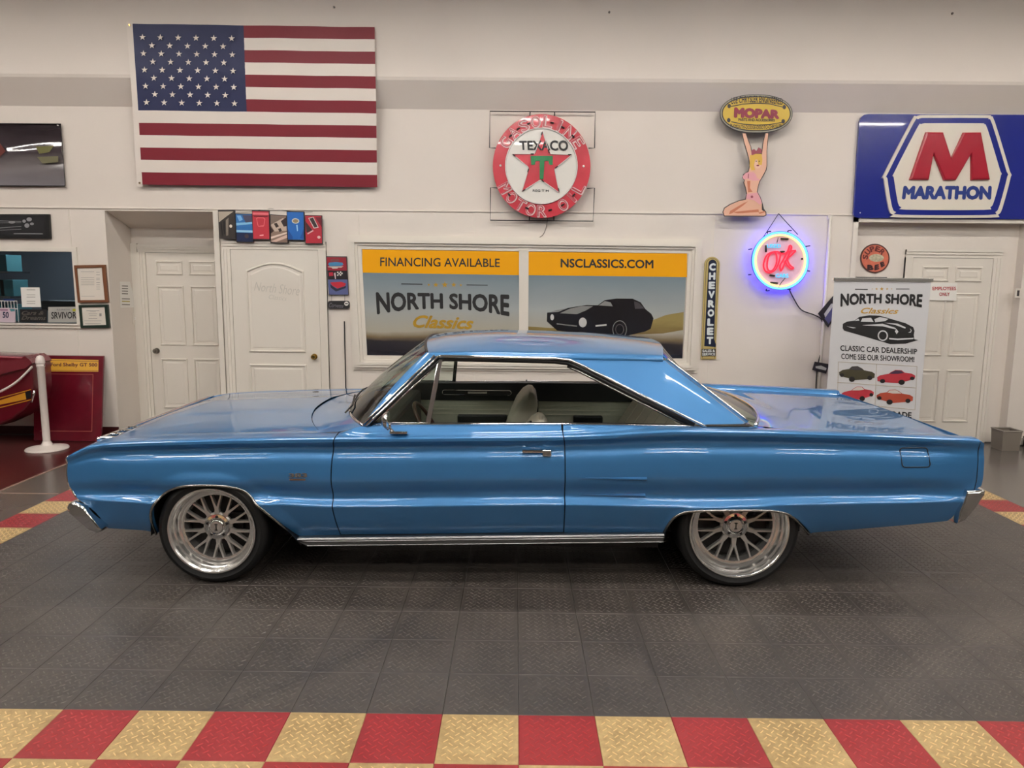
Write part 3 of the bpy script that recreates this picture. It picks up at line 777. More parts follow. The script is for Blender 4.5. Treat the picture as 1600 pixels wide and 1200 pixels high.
# cabin
cab = G().box((-1.0, YC-.80, .40), (1.30, YC+.80, .44)).part('cabin_floor', M_BLACK, car)
G().box((-1.0, YC-.78, .44), (-.76, YC+.78, .875), .03).part('dashboard', M_BLACK, car)
G().box((1.0, YC-.78, .86), (1.46, YC+.78, .90)).part('parcel_shelf', M_CARD, car)
G().box((1.20, YC-.80, .44), (1.24, YC+.80, .86)).part('rear_bulkhead', M_BLACK, car)
for s in (1, -1):
    yi = YC-s*.845
    card = G().box((-.98, yi, .44), (1.12, yi+s*.02, .785)).part('door_card', M_CARD, car)
    rows = []
    for x in np.linspace(-.95, 1.05, 24):
        zb = BELT(x)
        rows.append([(x, YC-s*la, z) for la, z in ((.815, .785), (.815, zb-.004), (.822, zb+.003), (.862, zb+.004), (.866, zb-.03))])
    G().grid(rows).part('card_top', M_BLACK, card, smooth=40)
    for z in (.74, .71, .675):
        G().box((-.9, yi+s*.019, z), (1.0, yi+s*.0225, z+.003)).part('card_rib', M_SEAT, card)
    G().tube([(x, yi+s*.032, z) for x, z in rrect(-.60, .83, -.06, .865, .016, 5)], .003, 6, closed=True).part('card_trim', M_CHROME, card)
    G().box((-.40, yi+s*.028, .84), (-.25, yi+s*.034, .856)).part('card_emblem', M_ALU, card)
    G().box((-.48, yi+s*.015, .60), (-.09, yi+s*.075, .675), .012).part('armrest', M_BLACK, card)
    G().box((.43, yi+s*.015, .60), (.66, yi+s*.07, .675), .012).part('armrest', M_BLACK, card)
    G().lathe([(.001, .03), (.012, .03), (.012, .05), (.001, .05)], (.29, yi, .69), 'y', 10).part('window_crank', M_CHROME, card)
    G().lathe([(.004, .0), (.004, .022), (.007, .024), (.007, .030), (.001, .031)], (.06, YC-s*.855, .918), 'z', 8).part('lock_pin', M_BLACK, card)
def seat(px0, dz, y0, name, lean=0.0):
    pr0 = np.array([(.07, .953), (.03, .93), (-.02, .865), (-.06, .77), (-.12, .60), (-.10, .50), (.02, .48), (.07, .60), (.115, .72), (.135, .85), (.125, .92), (.10, .95)])
    pr0 = pr0+np.array((px0, dz)); cz = pr0.mean(0); rows = []
    for la, k in ((-.25, .0), (-.25, .55), (-.235, .86), (-.19, .97), (-.08, 1), (.08, 1), (.19, .97), (.235, .86), (.25, .55), (.25, .0)):
        rows.append([(lerp(cz[0], p[0], k), y0+la, lerp(cz[1], p[1], k)) for p in np.vstack([pr0, pr0[:1]])])
    st = G().grid(rows).part('front_seat', M_SEAT, car, smooth=60)
    G().box((-.55+px0, y0-.25, .44), (.02+px0, y0+.25, .56), .05).part('seat_cushion', M_SEAT, st, smooth=60)
    G().box((.118+px0, y0-.03, .70+dz), (.142+px0, y0+.03, .86+dz), .006).part('seat_latch', M_BLACK, st)
    return st
seat(0, 0, YC+.40, 'far'); seat(.05, -.065, YC-.40, 'near')
G().prism([(.58, .46), (.62, .60), (.74, .62), (.92, .90), (1.02, .90), (1.12, .46)], 'y', YC-.66, YC+.66).part('rear_seat', M_SEAT, car)
for yy in (-.33, .33):
    G().tube([(.765, YC+yy-.05, .66), (.765, YC+yy+.05, .66)], .01, 6).part('seat_button', M_BLACK, car)
for yy in (-.45, -.22, 0, .22, .45):
    G().tube([(.745, YC+yy, .625), (.925, YC+yy, .902)], .006, 6).part('seat_pleat', M_CARD, car)
# steering wheel
cst = np.array((-.56, YC-.38, .80)); ax = np.array((.86, 0, .50)); u_ = np.array((0, 1, 0.)); w_ = np.cross(ax, u_)
G().tube([cst+.185*(math.cos(a)*u_+math.sin(a)*w_) for a in np.linspace(0, 2*PI, 40, endpoint=False)], .012, 8, closed=True).part('steering_wheel', mat('wood_rim', (60, 30, 18), .3), car, smooth=180)
for a in (0, PI, -PI/2):
    G().tube([cst, cst+.18*(math.cos(a)*u_+math.sin(a)*w_)], .008, 6).part('wheel_spoke', M_STEEL, car)
G().tube([cst, cst-.25*ax], .022, 8).part('steering_column', M_BLACK, car)
# wheels: deep lip, ten Y spokes, five lugs (built at the origin, outer face towards -Y)
M_SPOKE = mat('machined_spoke', (206, 202, 196), .34, .7)
M_DARKMET = mat('brake_iron', (52, 50, 50), .45, .8)
def make_wheel(Rr, Rt, w, x, z, y_out, flip, proto=None):
    """y_out: world Y of the outer sidewall"""
    yo = -w/2
    root_mesh = G(); Rs = Rr*.775
    root_mesh.lathe([(Rr-.004, yo+.004), (Rr+.006, yo-.004), (Rr+.004, yo-.009), (Rr-.004, yo-.008), (Rr-.012, yo+.002), (Rr*.945, yo+.020), (Rr*.94, yo+.030), (Rr*.91, yo+.034), (Rr*.885, yo+.055), (Rr*.88, yo+.062), (Rr*.83, yo+.066), (Rr*.82, yo+.072), (Rs, yo+.074), (Rs-.004, yo+.09), (Rs-.004, w/2-.02), (Rr+.004, w/2-.005)], (0, 0, 0), 'y', 72)
    def mk(name, gg, m, par, sm=None):
        me = mesh(name, gg.v, gg.f); return link(name, me, m, par, smooth=sm)
    hub = mk('wheel', root_mesh, M_CHROME if False else M_ALU, car, 30)
    hub.location = (x, y_out-YC+(w/2 if not flip else -w/2), z)
    if flip: hub.rotation_euler = (0, 0, PI)
    rs, rm = (Rr+.004), (Rr+Rt)/2
    tg = G().lathe([(rs, yo+.012), (rs+.004, yo), (rm, yo-.008), (Rt-.02, yo-.001), (Rt-.007, yo+.012), (Rt, yo+.03), (Rt, w/2-.03), (Rt-.007, w/2-.012), (rm, w/2), (rs, w/2-.01)], (0, 0, 0), 'y', 72)
    mk('tyre', tg, M_RUBBER, hub, 40)
    yd = yo+.080
    mk('brake_disc', G().lathe([(.05, yd+.07), (Rr*.70, yd+.07), (Rr*.70, yd+.09), (.05, yd+.09)], (0, 0, 0), 'y', 40), M_DARKMET, hub)
    mk('wheel_back', G().lathe([(.001, yd+.10), (Rs-.004, yd+.10)], (0, 0, 0), 'y', 40), M_BLACK, hub)
    cal = G().box((.05, yd+.05, -.07), (.13, yd+.09, .07), .01)
    mk('brake_caliper', cal, M_DARKMET, hub)
    # one Y spoke
    gs = G()
    def bar(p, q, w0, w1, y0, y1):
        p, q = np.array(p, float), np.array(q, float); d = (q-p)/np.linalg.norm(q-p); n = np.array((-d[1], d[0]))
        P = [p+n*w0/2, p-n*w0/2, q-n*w1/2, q+n*w1/2]; i = .82
        top = [(lerp(p, c_, i) if k < 2 else lerp(q, c_, i)) for k, c_ in enumerate(P)]
        v = [(c_[0], y1, c_[1]) for c_ in P]+[(c_[0], y0+.004, c_[1]) for c_ in P]+[(c_[0], y0, c_[1]) for c_ in top]
        gs.add(v, [[0, 1, 5, 4], [1, 2, 6, 5], [2, 3, 7, 6], [3, 0, 4, 7], [4, 5, 9, 8], [5, 6, 10, 9], [6, 7, 11, 10], [7, 4, 8, 11], [8, 9, 10, 11]])
    r0, r1 = .045, Rs*.60
    bar((0, r0), (0, r1+.004), .036, .021, yd-.004, yd+.02)
    for k in (-1, 1):
        a = math.radians(9)*k
        bar((k*.004, r1-.010), (math.sin(a)*(Rs+.003), math.cos(a)*(Rs+.003)), .0145, .0105, yd-.006, yd+.02)
    sme = mesh('spoke', gs.v, gs.f); sme.materials.append(M_SPOKE)
    for i in range(10):
        o = bpy.data.objects.new('spoke', sme); COL.objects.link(o); o.parent = hub; o.rotation_euler = (0, 2*PI*i/10, 0)
    mk('hub_plate', G().lathe([(.001, yd-.004), (.074, yd-.004), (.082, yd+.004), (.082, yd+.02)], (0, 0, 0), 'y', 40), M_SPOKE, hub, 30)
    mk('hub_ring', G().lathe([(.036, yd-.018), (.041, yd-.024), (.047, yd-.020), (.054, yd-.006), (.070, yd-.005)], (0, 0, 0), 'y', 36), M_CHROME, hub, 40)
    cap = mk('centre_cap', G().lathe([(.001, yd-.020), (.034, yd-.020), (.038, yd-.012), (.038, yd)], (0, 0, 0), 'y', 30), M_ALU, hub, 30)
    lg = G()
    lg.prism([(-.003, -.020), (.003, -.020), (.003, .020), (-.003, .020)], 'y', yd-.0215, yd-.019); lg.prism([(-.009, .014), (.009, .014), (.009, .019), (-.009, .019)], 'y', yd-.0215, yd-.019); lg.prism([(-.009, -.019), (.009, -.019), (.009, -.014), (-.009, -.014)], 'y', yd-.0215, yd-.019)
    mk('cap_logo', lg, M_BLACK, cap)
    lme = None
    for i in range(5):
        a = 2*PI*i/5
        mk('lug_nut', G().lathe([(.001, yd-.009), (.004, yd-.009), (.0085, yd-.007), (.0085, yd)], (.058*math.sin(a), 0, .058*math.cos(a)), 'y', 12), M_DARKMET, hub)
    return hub
make_wheel(.243, .312, .225, XF, .312, 1.236, False)
make_wheel(.277, .345, .265, XR_, .345, 1.262, False)
make_wheel(.243, .312, .225, XF, .312, 2*YC-1.236, True)
make_wheel(.277, .345, .265, XR_, .345, 2*YC-1.262, True)
# wheel axles
for x, z in ((XF, .312), (XR_, .345)):
    G().tube([(x, YC-.62, z), (x, YC+.62, z)], .035, 8).part('axle', M_BLACK, car)

# ================================================================== DOORS
def panel_frame(x0, x1, z0, z1, y, parent, topcurve=0.0):
    """moulded panel: a raised bead round a slightly sunk field"""
    def loop(i, dy):
        a, b, c, d = x0+i, x1-i, z0+i, z1-i
        pts = [(a, y+dy, c), (b, y+dy, c)]
        n = 10 if topcurve else 1
        for k in range(n+1):
            t = k/n; pts.append((lerp(b, a, t), y+dy, d+topcurve*math.sin(PI*t)))
        return pts
    Ls = [loop(0, 0), loop(.005, -.013), loop(.015, -.014), loop(.024, .006), (loop(.055, -.004) if x1-x0 > .15 else loop(.04, -.004))]
    g = G(); n = len(Ls[0]); v = [p for L_ in Ls for p in L_]
    f = [[a*n+i, a*n+(i+1) % n, (a+1)*n+(i+1) % n, (a+1)*n+i] for a in range(len(Ls)-1) for i in range(n)]
    f.append([(len(Ls)-1)*n+i for i in range(n)])
    g.add(v, f); return g.part('door_panel', M_DOOR, parent)
def casing(x0, x1, z1, y, parent, w=.085, top=True, left=True, right=True):
    """stepped casing round an opening, legs and head"""
    def leg(a, b, name='casing'):
        g = G(); d = 1 if b > a else -1
        for k, (i, j, t) in enumerate(((0, 1, .018), (.0, .62, .028), (.0, .28, .036))):
            g.box((lerp(a, b, 1-j), y-t, 0), (lerp(a, b, 1-i), y+.001, z1-.0005))
        return g.part(name, M_TRIM, parent)
    if left: leg(x0, x0-w)
    if right: leg(x1, x1+w)
    g = G()
    for j, t in ((1, .018), (.62, .028), (.28, .036)): g.box((x0-w*.98, y-t, z1+w*(1-j)), (x1+w*.98, y+.001, z1+w))
    if top: g.part('casing', M_TRIM, parent)
def knob(p, parent, m, r=.028):
    k = G().lathe([(.001, -.066), (r*.7, -.064), (r, -.05), (r*.9, -.036), (.011, -.028), (.011, -.012), (.032, -.010), (.033, -.001)], p, 'y', 20).part('door_knob', m, parent, smooth=40)
def door(name, label, x0, x1, z1, y, kind, knob_side, km, kz, cas=None):
    d = struct(G().box((x0+.004, y-.012, .012), (x1-.004, y+.002, z1-.004)).solo(name, M_DOOR, loc=((x0+x1)/2, y, 0)))
    d['label'] = label
    W = x1-x0
    casing(x0, x1, z1, y, d, **(cas or {}))
    G().box((x0-.002, y-.006, z1-.006), (x1+.002, y-.0005, z1+.002)).part('gap_shade_strip', mat('shadow_gap', (120, 112, 102), .6), d)  # dark strip: shade of the gap over the door put into colour
    yf = y-.012
    if kind == 6:
        for c in (0, 1):
            a = x0+.125*W+c*.415*W; b = a+.335*W
            for (p, q) in ((.875, .955), (.475, .815), (.11, .40)):
                panel_frame(a, b, z1*p if p > .2 else .22, z1*q, yf, d)
    else:
        panel_frame(x0+.17*W, x1-.17*W, .93, 1.80, yf, d, topcurve=.085)
        panel_frame(x0+.17*W, x1-.17*W, .20, .80, yf, d)
    knob((x0+.07 if knob_side < 0 else x1-.07, yf, kz), d, km)
    return d
KB = mat('brass', (190, 160, 90), .2, 1.0); KS = mat('satin_nickel', (150, 145, 138), .28, 1.0)
x0 = onY(235, 520, YL)[0]; z1 = onY(290, 395, YL)[2]
d1 = door('door_1', 'white six-panel door set back in the recess on the left', x0, x0+.90, z1, YL, 6, -1, KS, onY(252, 548, YL)[2], dict(right=False))
G().box((x0-.165, YL-.03, 0), (x0-.085, YL, z1+.10)).part('jamb_board', M_TRIM, d1)
x0, x1 = onY(364, 480, YW)[0], onY(500, 480, YW)[0]; z1 = onY(430, 390, YW)[2]
d2 = door('door_2', 'white arch-top two-panel door with a brass knob', x0, x1, z1, YW, 2, 1, KB, onY(494, 557, YW)[2])
x0, x1 = onY(1416, 520, YR)[0], onY(1546, 460, YR)[0]; z1 = onY(1480, 403, YR)[2]
d3 = door('door_3', 'white six-panel door behind the banner on the right', x0, x1, z1, YR, 6, -1, KS, .95)
M_ETCH = mat('pencil_script', (198, 193, 183), .6)
yt = YW-.0165
text('North Shore', [(397, 440), (468, 447), (468, 462), (397, 454)], yt-.004, M_ETCH, d2, bold=-.01, shear=.35)
text('Classics', [(420, 460), (448, 463), (448, 470), (420, 467)], yt-.004, M_ETCH, d2, bold=-.01, shear=.35)
# recess trims on the right
t2 = struct(G().box((XR0-.05, YW-.02, 0), (XR0, YW, ZR+.05)).box((XR0-.05, YW-.02, ZR), (XR1, YW, ZR+.05)).solo('trim_2', M_TRIM)); t2['label'] = 'flat white trim framing the right recess'
tl = struct(G().box((XL1-.01, YW-.022, 0), (XL1+.045, YW, ZL+.01)).solo('trim_3', M_TRIM)); tl['label'] = 'white corner board beside the left recess'

# ================================================================== POSTER WINDOW
def frame_ring(pts_out, pts_in, y0, y1, m, parent, name='frame'):
    a = P2(pts_out, YW); b = P2(pts_in, YW); n = len(a); g = G()
    v = [(x, y0, z) for x, z in a]+[(x, y1, z) for x, z in a]+[(x, y1, z) for x, z in b]+[(x, y0, z) for x, z in b]
    f = []
    for k in range(3):
        f += [[k*n+i, k*n+(i+1) % n, (k+1)*n+(i+1) % n, (k+1)*n+i] for i in range(n)]
    return g.add(v, f).part(name, m, parent)
wo = [(543, 367), (1097, 374), (1089, 582), (552, 577)]
w1 = bpy.data.objects.new('window_1', None); COL.objects.link(w1); w1.location = (0, YW, .8); struct(w1); w1['label'] = 'double window with white moulding filled by two posters'
def inset(q, l, t, r, b): return [(q[0][0]+l, q[0][1]+t), (q[1][0]-r, q[1][1]+t), (q[2][0]-r, q[2][1]-b), (q[3][0]+l, q[3][1]-b)]
for k, (i, j, d) in enumerate(((0, 4, .020), (4, 8, .045), (8, 12, .055), (12, 16, .034), (16, 22, .016))):
    frame_ring(inset(wo, i, i, i, i), inset(wo, j, j, j, j), YW, YW-d, M_TRIM, w1, 'casing')
mo = P2([(811, 388), (826, 388), (825, 562), (811, 562)], YW)
G().prism(mo, 'y', YW-.024, YW).part('mullion', M_TRIM, w1); G().prism(P2([(815, 388), (822, 388), (821, 562), (815, 562)], YW), 'y', YW-.03, YW-.02).part('mullion_bead', M_TRIM, w1)
YP = YW-.008
def print_mat(name, stops, axis=2, lo=0, hi=1, nscale=3.0, namt=.35, rough=.18, stretch=(1, 1, 1)):
    """printed landscape: colour bands with cloudy mixing, world position driven"""
    if name in MATS: return MATS[name]
    m = bpy.data.materials.new(name); m.use_nodes = True; nt = m.node_tree; N = nt.nodes; L = nt.links; b = N['Principled BSDF']
    b.inputs['Roughness'].default_value = rough
    g = N.new('ShaderNodeNewGeometry'); sp = N.new('ShaderNodeSeparateXYZ'); L.new(g.outputs['Position'], sp.inputs[0])
    mp = N.new('ShaderNodeMapping'); mp.inputs['Scale'].default_value = stretch; L.new(g.outputs['Position'], mp.inputs[0])
    n = N.new('ShaderNodeTexNoise'); n.inputs['Scale'].default_value = nscale; n.inputs['Detail'].default_value = 6; L.new(mp.outputs[0], n.inputs['Vector'])
    r = N.new('ShaderNodeMapRange'); r.inputs[1].default_value = lo; r.inputs[2].default_value = hi; r.clamp = False; L.new(sp.outputs[axis], r.inputs[0])
    a = N.new('ShaderNodeMath'); a.operation = 'MULTIPLY_ADD'; L.new(n.outputs['Fac'], a.inputs[0]); a.inputs[1].default_value = namt
    s_ = N.new('ShaderNodeMath'); s_.operation = 'SUBTRACT'; L.new(r.outputs[0], s_.inputs[0]); s_.inputs[1].default_value = namt*.5
    L.new(s_.outputs[0], a.inputs[2])
    c = N.new('ShaderNodeValToRGB'); e = c.color_ramp.elements
    while len(e) < len(stops): e.new(.5)
    for el, (p, col) in zip(e, stops): el.position = p; el.color = lin(col)
    L.new(a.outputs[0], c.inputs[0]); L.new(c.outputs[0], b.inputs['Base Color'])
    b.inputs['Coat Weight'].default_value = .4; b.inputs['Coat Roughness'].default_value = .08
    MATS[name] = m; return m
zb, zt = onY(690, 556, YP)[2], onY(690, 428, YP)[2]
M_SKY = print_mat('poster_landscape', [(.0, (38, 34, 38)), (.17, (48, 42, 40)), (.23, (120, 104, 78)), (.30, (172, 166, 150)), (.55, (164, 168, 166)), (1.0, (118, 134, 144))], lo=zb, hi=zt, nscale=2.2, namt=.16, stretch=(.6, 1, 1.6))
M_YEL = mat('poster_yellow', (240, 168, 18), .25)
def poster(name, label, q, head):
    c = np.mean([onY(*p, YP) for p in q], axis=0)
    t = thing(name, label, 'poster', (c[0], YP, onY(*q[3], YP)[2]))
    plate('poster_sheet', q, YP, .004, M_SKY, t)
    dy = [(q[0][0], q[0][1]), (q[1][0], q[1][1]), (q[1][0], q[1][1]+37), (q[0][0], q[0][1]+36.5)]
    plate('header_band', dy, YP-.001, .001, M_YEL, t)
    return t
pA = poster('financing_poster', 'poster with yellow FINANCING AVAILABLE band, lettering on a grey sky, left of mullion', [(566, 389.5), (811, 393), (811, 558), (570, 555)], 0)
y_ = YP-.0022
text('FINANCING AVAILABLE', [(594, 402), (781, 404), (781, 417.5), (594, 416)], y_, M_INKB, pA, bold=.012)
text('NORTH SHORE', [(587, 456), (796, 460), (796, 495), (589, 492)], y_, M_INKB, pA, bold=.04, warp=arch(.30))
M_GOLD2 = mat('poster_gold', (176, 138, 40), .35)
text('Classics', [(645, 492), (740, 495), (740, 515), (645, 512)], y_, M_GOLD2, pA, bold=.035, shear=.4)
def stars_rule(t, pts, Y, m, mi, lw):
    for cx, cy, r in pts: plate('star', star(cx, cy, r), Y, .0005, m, t)
    for a, b, y, y2 in lw: plate('rule', [(a, y), (b, y2), (b, y2+1.3), (a, y+1.3)], Y, .0005, mi, t)
stars_rule(pA, [(670, 445, 2.5), (681, 445, 4.5), (695, 445, 5.5), (709, 445, 4.5), (720, 445.5, 2.5)], y_, M_GOLD2, M_INKB, [(627, 660, 443, 443.5), (729, 762, 444.5, 445)])
pB = poster('website_poster', 'poster with yellow NSCLASSICS.COM band over a black muscle car', [(826, 393.5), (1073.5, 396), (1066, 561), (825, 558)], 0)
text('NSCLASSICS.COM', [(876, 404), (1021, 406), (1021, 419.5), (876, 418)], y_, M_INKB, pB, bold=.03)
M_PC = mat('printed_black_car', (30, 27, 29), .2); M_PG = mat('printed_grey', (128, 128, 126), .25); M_PDG = mat('printed_dark_grey', (72, 68, 70), .25); M_PL = mat('printed_light', (190, 190, 188), .25)
K7 = lambda p: crop(800, 425, 5.517, p)
hill = plate('printed_hills', K7([(140, 470), (300, 480), (700, 500), (1200, 420), (1330, 370), (1480, 345), (1475, 500), (1300, 530), (900, 545), (140, 500)]), YP-.0008, .0005, print_mat('poster_hills', [(0, (40, 36, 34)), (.5, (118, 98, 58)), (1, (150, 134, 84))], lo=zb+.1, hi=zb+.4, nscale=4, namt=.5, stretch=(1, 1, 4)), pB)
plate('printed_car', K7([(303, 350), (400, 344), (480, 310), (640, 285), (740, 286), (800, 242), (900, 229), (1040, 230), (1110, 262), (1150, 320), (1200, 360), (1220, 400), (1195, 490), (1150, 512), (990, 550), (880, 545), (700, 522), (560, 522), (390, 505), (350, 470), (300, 425)]), YP-.0014, .0005, M_PC, pB)
yq = YP-.0022
plate('printed_stripe', K7([(412, 356), (500, 316), (600, 293), (700, 294), (640, 330), (560, 364)]), yq, .0005, M_PG, pB)
plate('printed_stripe', K7([(330, 342), (390, 328), (480, 312), (400, 342)]), yq, .0005, M_PG, pB)
plate('printed_screen', K7([(745, 288), (800, 250), (850, 262), (868, 296)]), yq, .0005, M_PG, pB)
plate('printed_window', K7([(1052, 250), (1095, 266), (1140, 316), (1060, 318)]), yq, .0005, M_PDG, pB)
plate('printed_headlight', K7(ell(346, 390, 16, 26, 16)), yq, .0005, M_PL, pB)
plate('printed_headlight', K7(ell(610, 435, 34, 42, 18)), yq, .0005, M_PL, pB)
plate('printed_bumper', K7([(385, 442), (560, 462), (560, 472), (385, 452)]), yq, .0005, M_PG, pB)
plate('printed_lamp', K7([(720, 458), (815, 448), (815, 462), (720, 472)]), yq, .0005, M_PL, pB)
for rr, mm in ((1.0, M_PG), (.92, M_PC), (.62, M_PDG), (.5, M_PC)):
    plate('printed_wheel', K7(ell(928, 495, 62*rr, 78*rr, 22)), yq-.0003*(1.2-rr)*4, .0003, mm, pB)

# ================================================================== FLAG
M_FR = mat('flag_red', (120, 14, 34), .55, bump=(14, .25)); M_FW = mat('flag_white', (226, 216, 206), .6, bump=(14, .25)); M_FB = mat('flag_blue', (24, 33, 76), .55, bump=(14, .2))
YF = YW-.13
def flag_y(v): return lerp(YW-.182, YW-.060, sstep(.0, 1.0, v) if False else max(0, (v-.30)/.70))
fq = [np.array(p, float) for p in ((207, 37), (585.5, 42.5), (589.5, 292.5), (223, 288.5))]
def fp(u, v): return tuple(fq[0]*(1-u)*(1-v)+fq[1]*u*(1-v)+fq[2]*u*v+fq[3]*(1-u)*v)
fc = onY(*fp(.5, 1), YF)
flag = thing('american_flag', 'large American flag pinned flat high on the white wall', 'flag', (fc[0], YF, fc[2]))
def cloth(name, u0, v0, u1, v1, m, dy=0.0, th=.003, nu=14):
    g = G(); rows = []
    for v in np.linspace(v0, v1, 3 if v1-v0 < .2 else 12):
        r = []
        for u in np.linspace(u0, u1, nu):
            yf = flag_y(v); p = onY(*fp(u, v), yf); w = .004*math.sin(17*u+5*v)+.003*math.sin(31*u-9*v)
            r.append((p[0], yf+w+dy, p[2]))
        rows.append(r)
    g.grid(rows); n = len(g.v); g.v += [q+np.array((0, th, 0)) for q in g.v]; g.f += [[i+n for i in f[::-1]] for f in g.f]
    return g.part(name, m, flag, smooth=60)
for k in range(13):
    u0 = .457 if k < 7 else 0
    cloth('stripe', u0, k/13, 1, (k+1)/13, M_FR if k % 2 == 0 else M_FW)
cloth('canton', 0, 0, .4575, 7/13, M_FB)
cloth('heading', -.024, -.012, 0, 1.012, M_FW, nu=3)
for v in (.01, .99):
    p = onY(*fp(-.012, v), flag_y(v)-.008); G().lathe([(.005, -.006), (.009, -.006), (.010, -.002), (.005, -.002)], p, 'y', 12).part('grommet', KB, flag)
for r in range(9):
    n = 6 if r % 2 == 0 else 5
    for c in range(n):
        u = .0375+(c+(0 if n == 6 else .5))*.0738; v = .083+r*(.405/8)
        px, py = fp(u, v); o = plate('star', star(px, py, 5.2), flag_y(v)-.0105, .003, M_FW, flag)

# ================================================================== ROUND GASOLINE SIGN
TX, TY, TRX, TRY = 846.3, 259.5, 76.3, 81.2
YT = YW-.13
M_TXR = mat('enamel_red', (198, 62, 74), .22, noise=(5, .1), coat=.5); M_TXW = mat('enamel_white', (226, 222, 214), .2, coat=.5); M_TXG = mat('enamel_green', (24, 120, 66), .3); M_TUBEOFF = mat('unlit_glass_tube', (222, 216, 212), .12)
tc_ = onY(TX, TY+TRY, YT)
tex = thing('gasoline_sign', 'round red and white TEXACO gasoline motor oil sign with a star', 'sign', (tc_[0], YT, tc_[2]))
plate('backing_drum', ell(TX, TY, TRX, TRY, 64), YT+.001, .07, M_TXR, tex)
plate('white_disc', ell(TX-.4, TY-.2, 55, 58, 60), YT-.001, .002, M_TXW, tex)
G().tube([onY(*p, YT-.008) for p in ell(TX-.4, TY-.2, 56, 59, 64)], .006, 6, closed=True).part('tube_ring', M_TUBEOFF, tex, smooth=180)
K6 = lambda p: crop(760, 165, 6.489, p)
plate('star', K6([(570, 258), (650, 492), (870, 498), (690, 640), (738, 882), (552, 750), (358, 872), (432, 630), (262, 490), (490, 490)]), YT-.004, .003, M_TXR, tex)
st = K6([(570, 258), (640, 490), (870, 498), (690, 640), (738, 882), (552, 750), (358, 872), (432, 630), (262, 490), (490, 490)])
for i in range(10):
    a, b = onY(*st[i], YT-.012), onY(*st[(i+1) % 10], YT-.012)
    G().tube([lerp(a, b, .04), lerp(a, b, .8)], .004, 6).part('star_tube', M_TUBEOFF, tex); G().tube([lerp(a, b, .82), lerp(a, b, .96)], .0055, 6).part('tube_block', M_WIRE, tex)
text('TEXACO', [(811, 220), (887.5, 219), (888, 236), (812, 234.5)], YT-.0065, M_INKB, tex, bold=.035, name='name_lettering')
plate('letter_t', K6([(448, 510), (672, 510), (672, 600), (640, 600), (630, 560), (590, 560), (578, 745), (540, 745), (540, 560), (500, 560), (490, 600), (455, 600)]), YT-.012, .008, M_TXG, tex)
text('REG T M', K6([(470, 850), (632, 853), (632, 877), (470, 874)]), YT-.003, M_INKB, tex, bold=.03)
for i, (s_, a0, a1, inn) in enumerate((('GASOLINE', 212, 328, False), ('MOTOR OIL', 151, 29, True))):
    for o in ring_text(s_, TX-.2, TY, 65.8, 70, a0, a1, 17, 13, YT-.006, mat('letter_red', (176, 70, 80), .25), tex, bold=-.012, inward=inn): pass
    for o in ring_text(s_, TX+.4, TY+.6, 65.8, 70, a0, a1, 19.5, 15.5, YT-.002, mat('letter_channel', (222, 196, 194), .25), tex, bold=.04, inward=inn, name='letter_backing'): pass
for k, (u0, v0) in enumerate(((782, 258.6), (911.8, 259.8))):
    G().lathe([(.001, -.012), (.010, -.010), (.012, -.001)], onY(u0, v0, YT), 'y', 14).part('bolt', M_TXW, tex)
for a in (222, 236, 252, 284, 300, 318, 40, 60, 78, 110, 140):   # black tube ends between letters
    a = math.radians(a); p = [onY(TX+66*math.cos(a+d), TY+70*math.sin(a+d), YT-.01) for d in (-.035, .045)]
    G().tube(p, .008, 6).part('tube_block', M_WIRE, tex)
for q in (K6([(95, 430), (32, 428), (36, 58), (1104, 66), (1096, 430), (1035, 432)]), K6([(120, 836), (42, 832), (40, 1162), (1082, 1172), (1096, 836), (1020, 840)])):
    G().tube([onY(*p, YW-.05) for p in q], .006, 6).part('mounting_frame', M_WIRE, tex, smooth=60)
for a, b in (((445, 60), (440, 110)), ((692, 62), (690, 110)), ((436, 1120), (436, 1168)), ((684, 1118), (684, 1170))):
    a, b = K6([a, b]); G().tube([onY(*a, YW-.05), onY(*b, YW-.05)], .006, 6).part('frame_strut', M_WIRE, tex)
cd = [onY(*p, YW-.008) for p in ((856, 340), (854, 352), (849, 366), (838, 373), (825, 374), (820, 371))]
G().tube([tuple(p) for p in smooth_line(cd, 4)], .004, 6).solo('sign_cord', mat('pale_cord', (150, 142, 132), .6), 'thin pale cord hanging below the round red gasoline sign', 'cord', smooth=180)

# ================================================================== OVAL PARTS SIGN WITH KNEELING FIGURE (flat cut tin)
K8 = lambda p: crop(1110, 140, 5.853, p)
YM = YW-.125
mc = onY(1163, 338, YM)
mop = thing('parts_sign', 'cut-out tin MOPAR sign with a kneeling figure holding up a yellow oval', 'sign', (mc[0], YM, mc[2]))
M_MY = mat('tin_yellow', (206, 172, 52), .3); M_MD = mat('tin_dark', (44, 38, 40), .4); M_MR = mat('tin_maroon', (132, 26, 52), .35); M_SK = mat('tin_skin', (226, 176, 150), .4); M_SK2 = mat('tin_skin_shade', (196, 118, 88), .4); M_HR = mat('tin_blonde', (222, 178, 74), .4); M_PK = mat('tin_pink', (226, 160, 168), .4); M_PK2 = mat('tin_rose', (150, 70, 84), .4)
def oval(i):
    cx, cy = 420, 220; out = []
    for k in range(80):
        a = 2*PI*k/80; c_, s_ = math.cos(a), math.sin(a)
        x = cx+(332-i)*np.sign(c_)*abs(c_)**.85; y = cy+(176-i)*np.sign(s_)*abs(s_)**.95
        out.append((x, y+(420-x)*-.003))
    return out
def pl(name, pts, k, m): return plate(name, K8(pts), YM-.0012*k, .0012, m, mop)
plate('oval_board', K8(oval(0)), YM, .012, M_MD, mop)
pl('oval_border', oval(6), 1, mat('tin_grey', (150, 146, 128), .3)); pl('oval_rim', oval(16), 2, M_MD); pl('oval_field', oval(26), 3, M_MY)
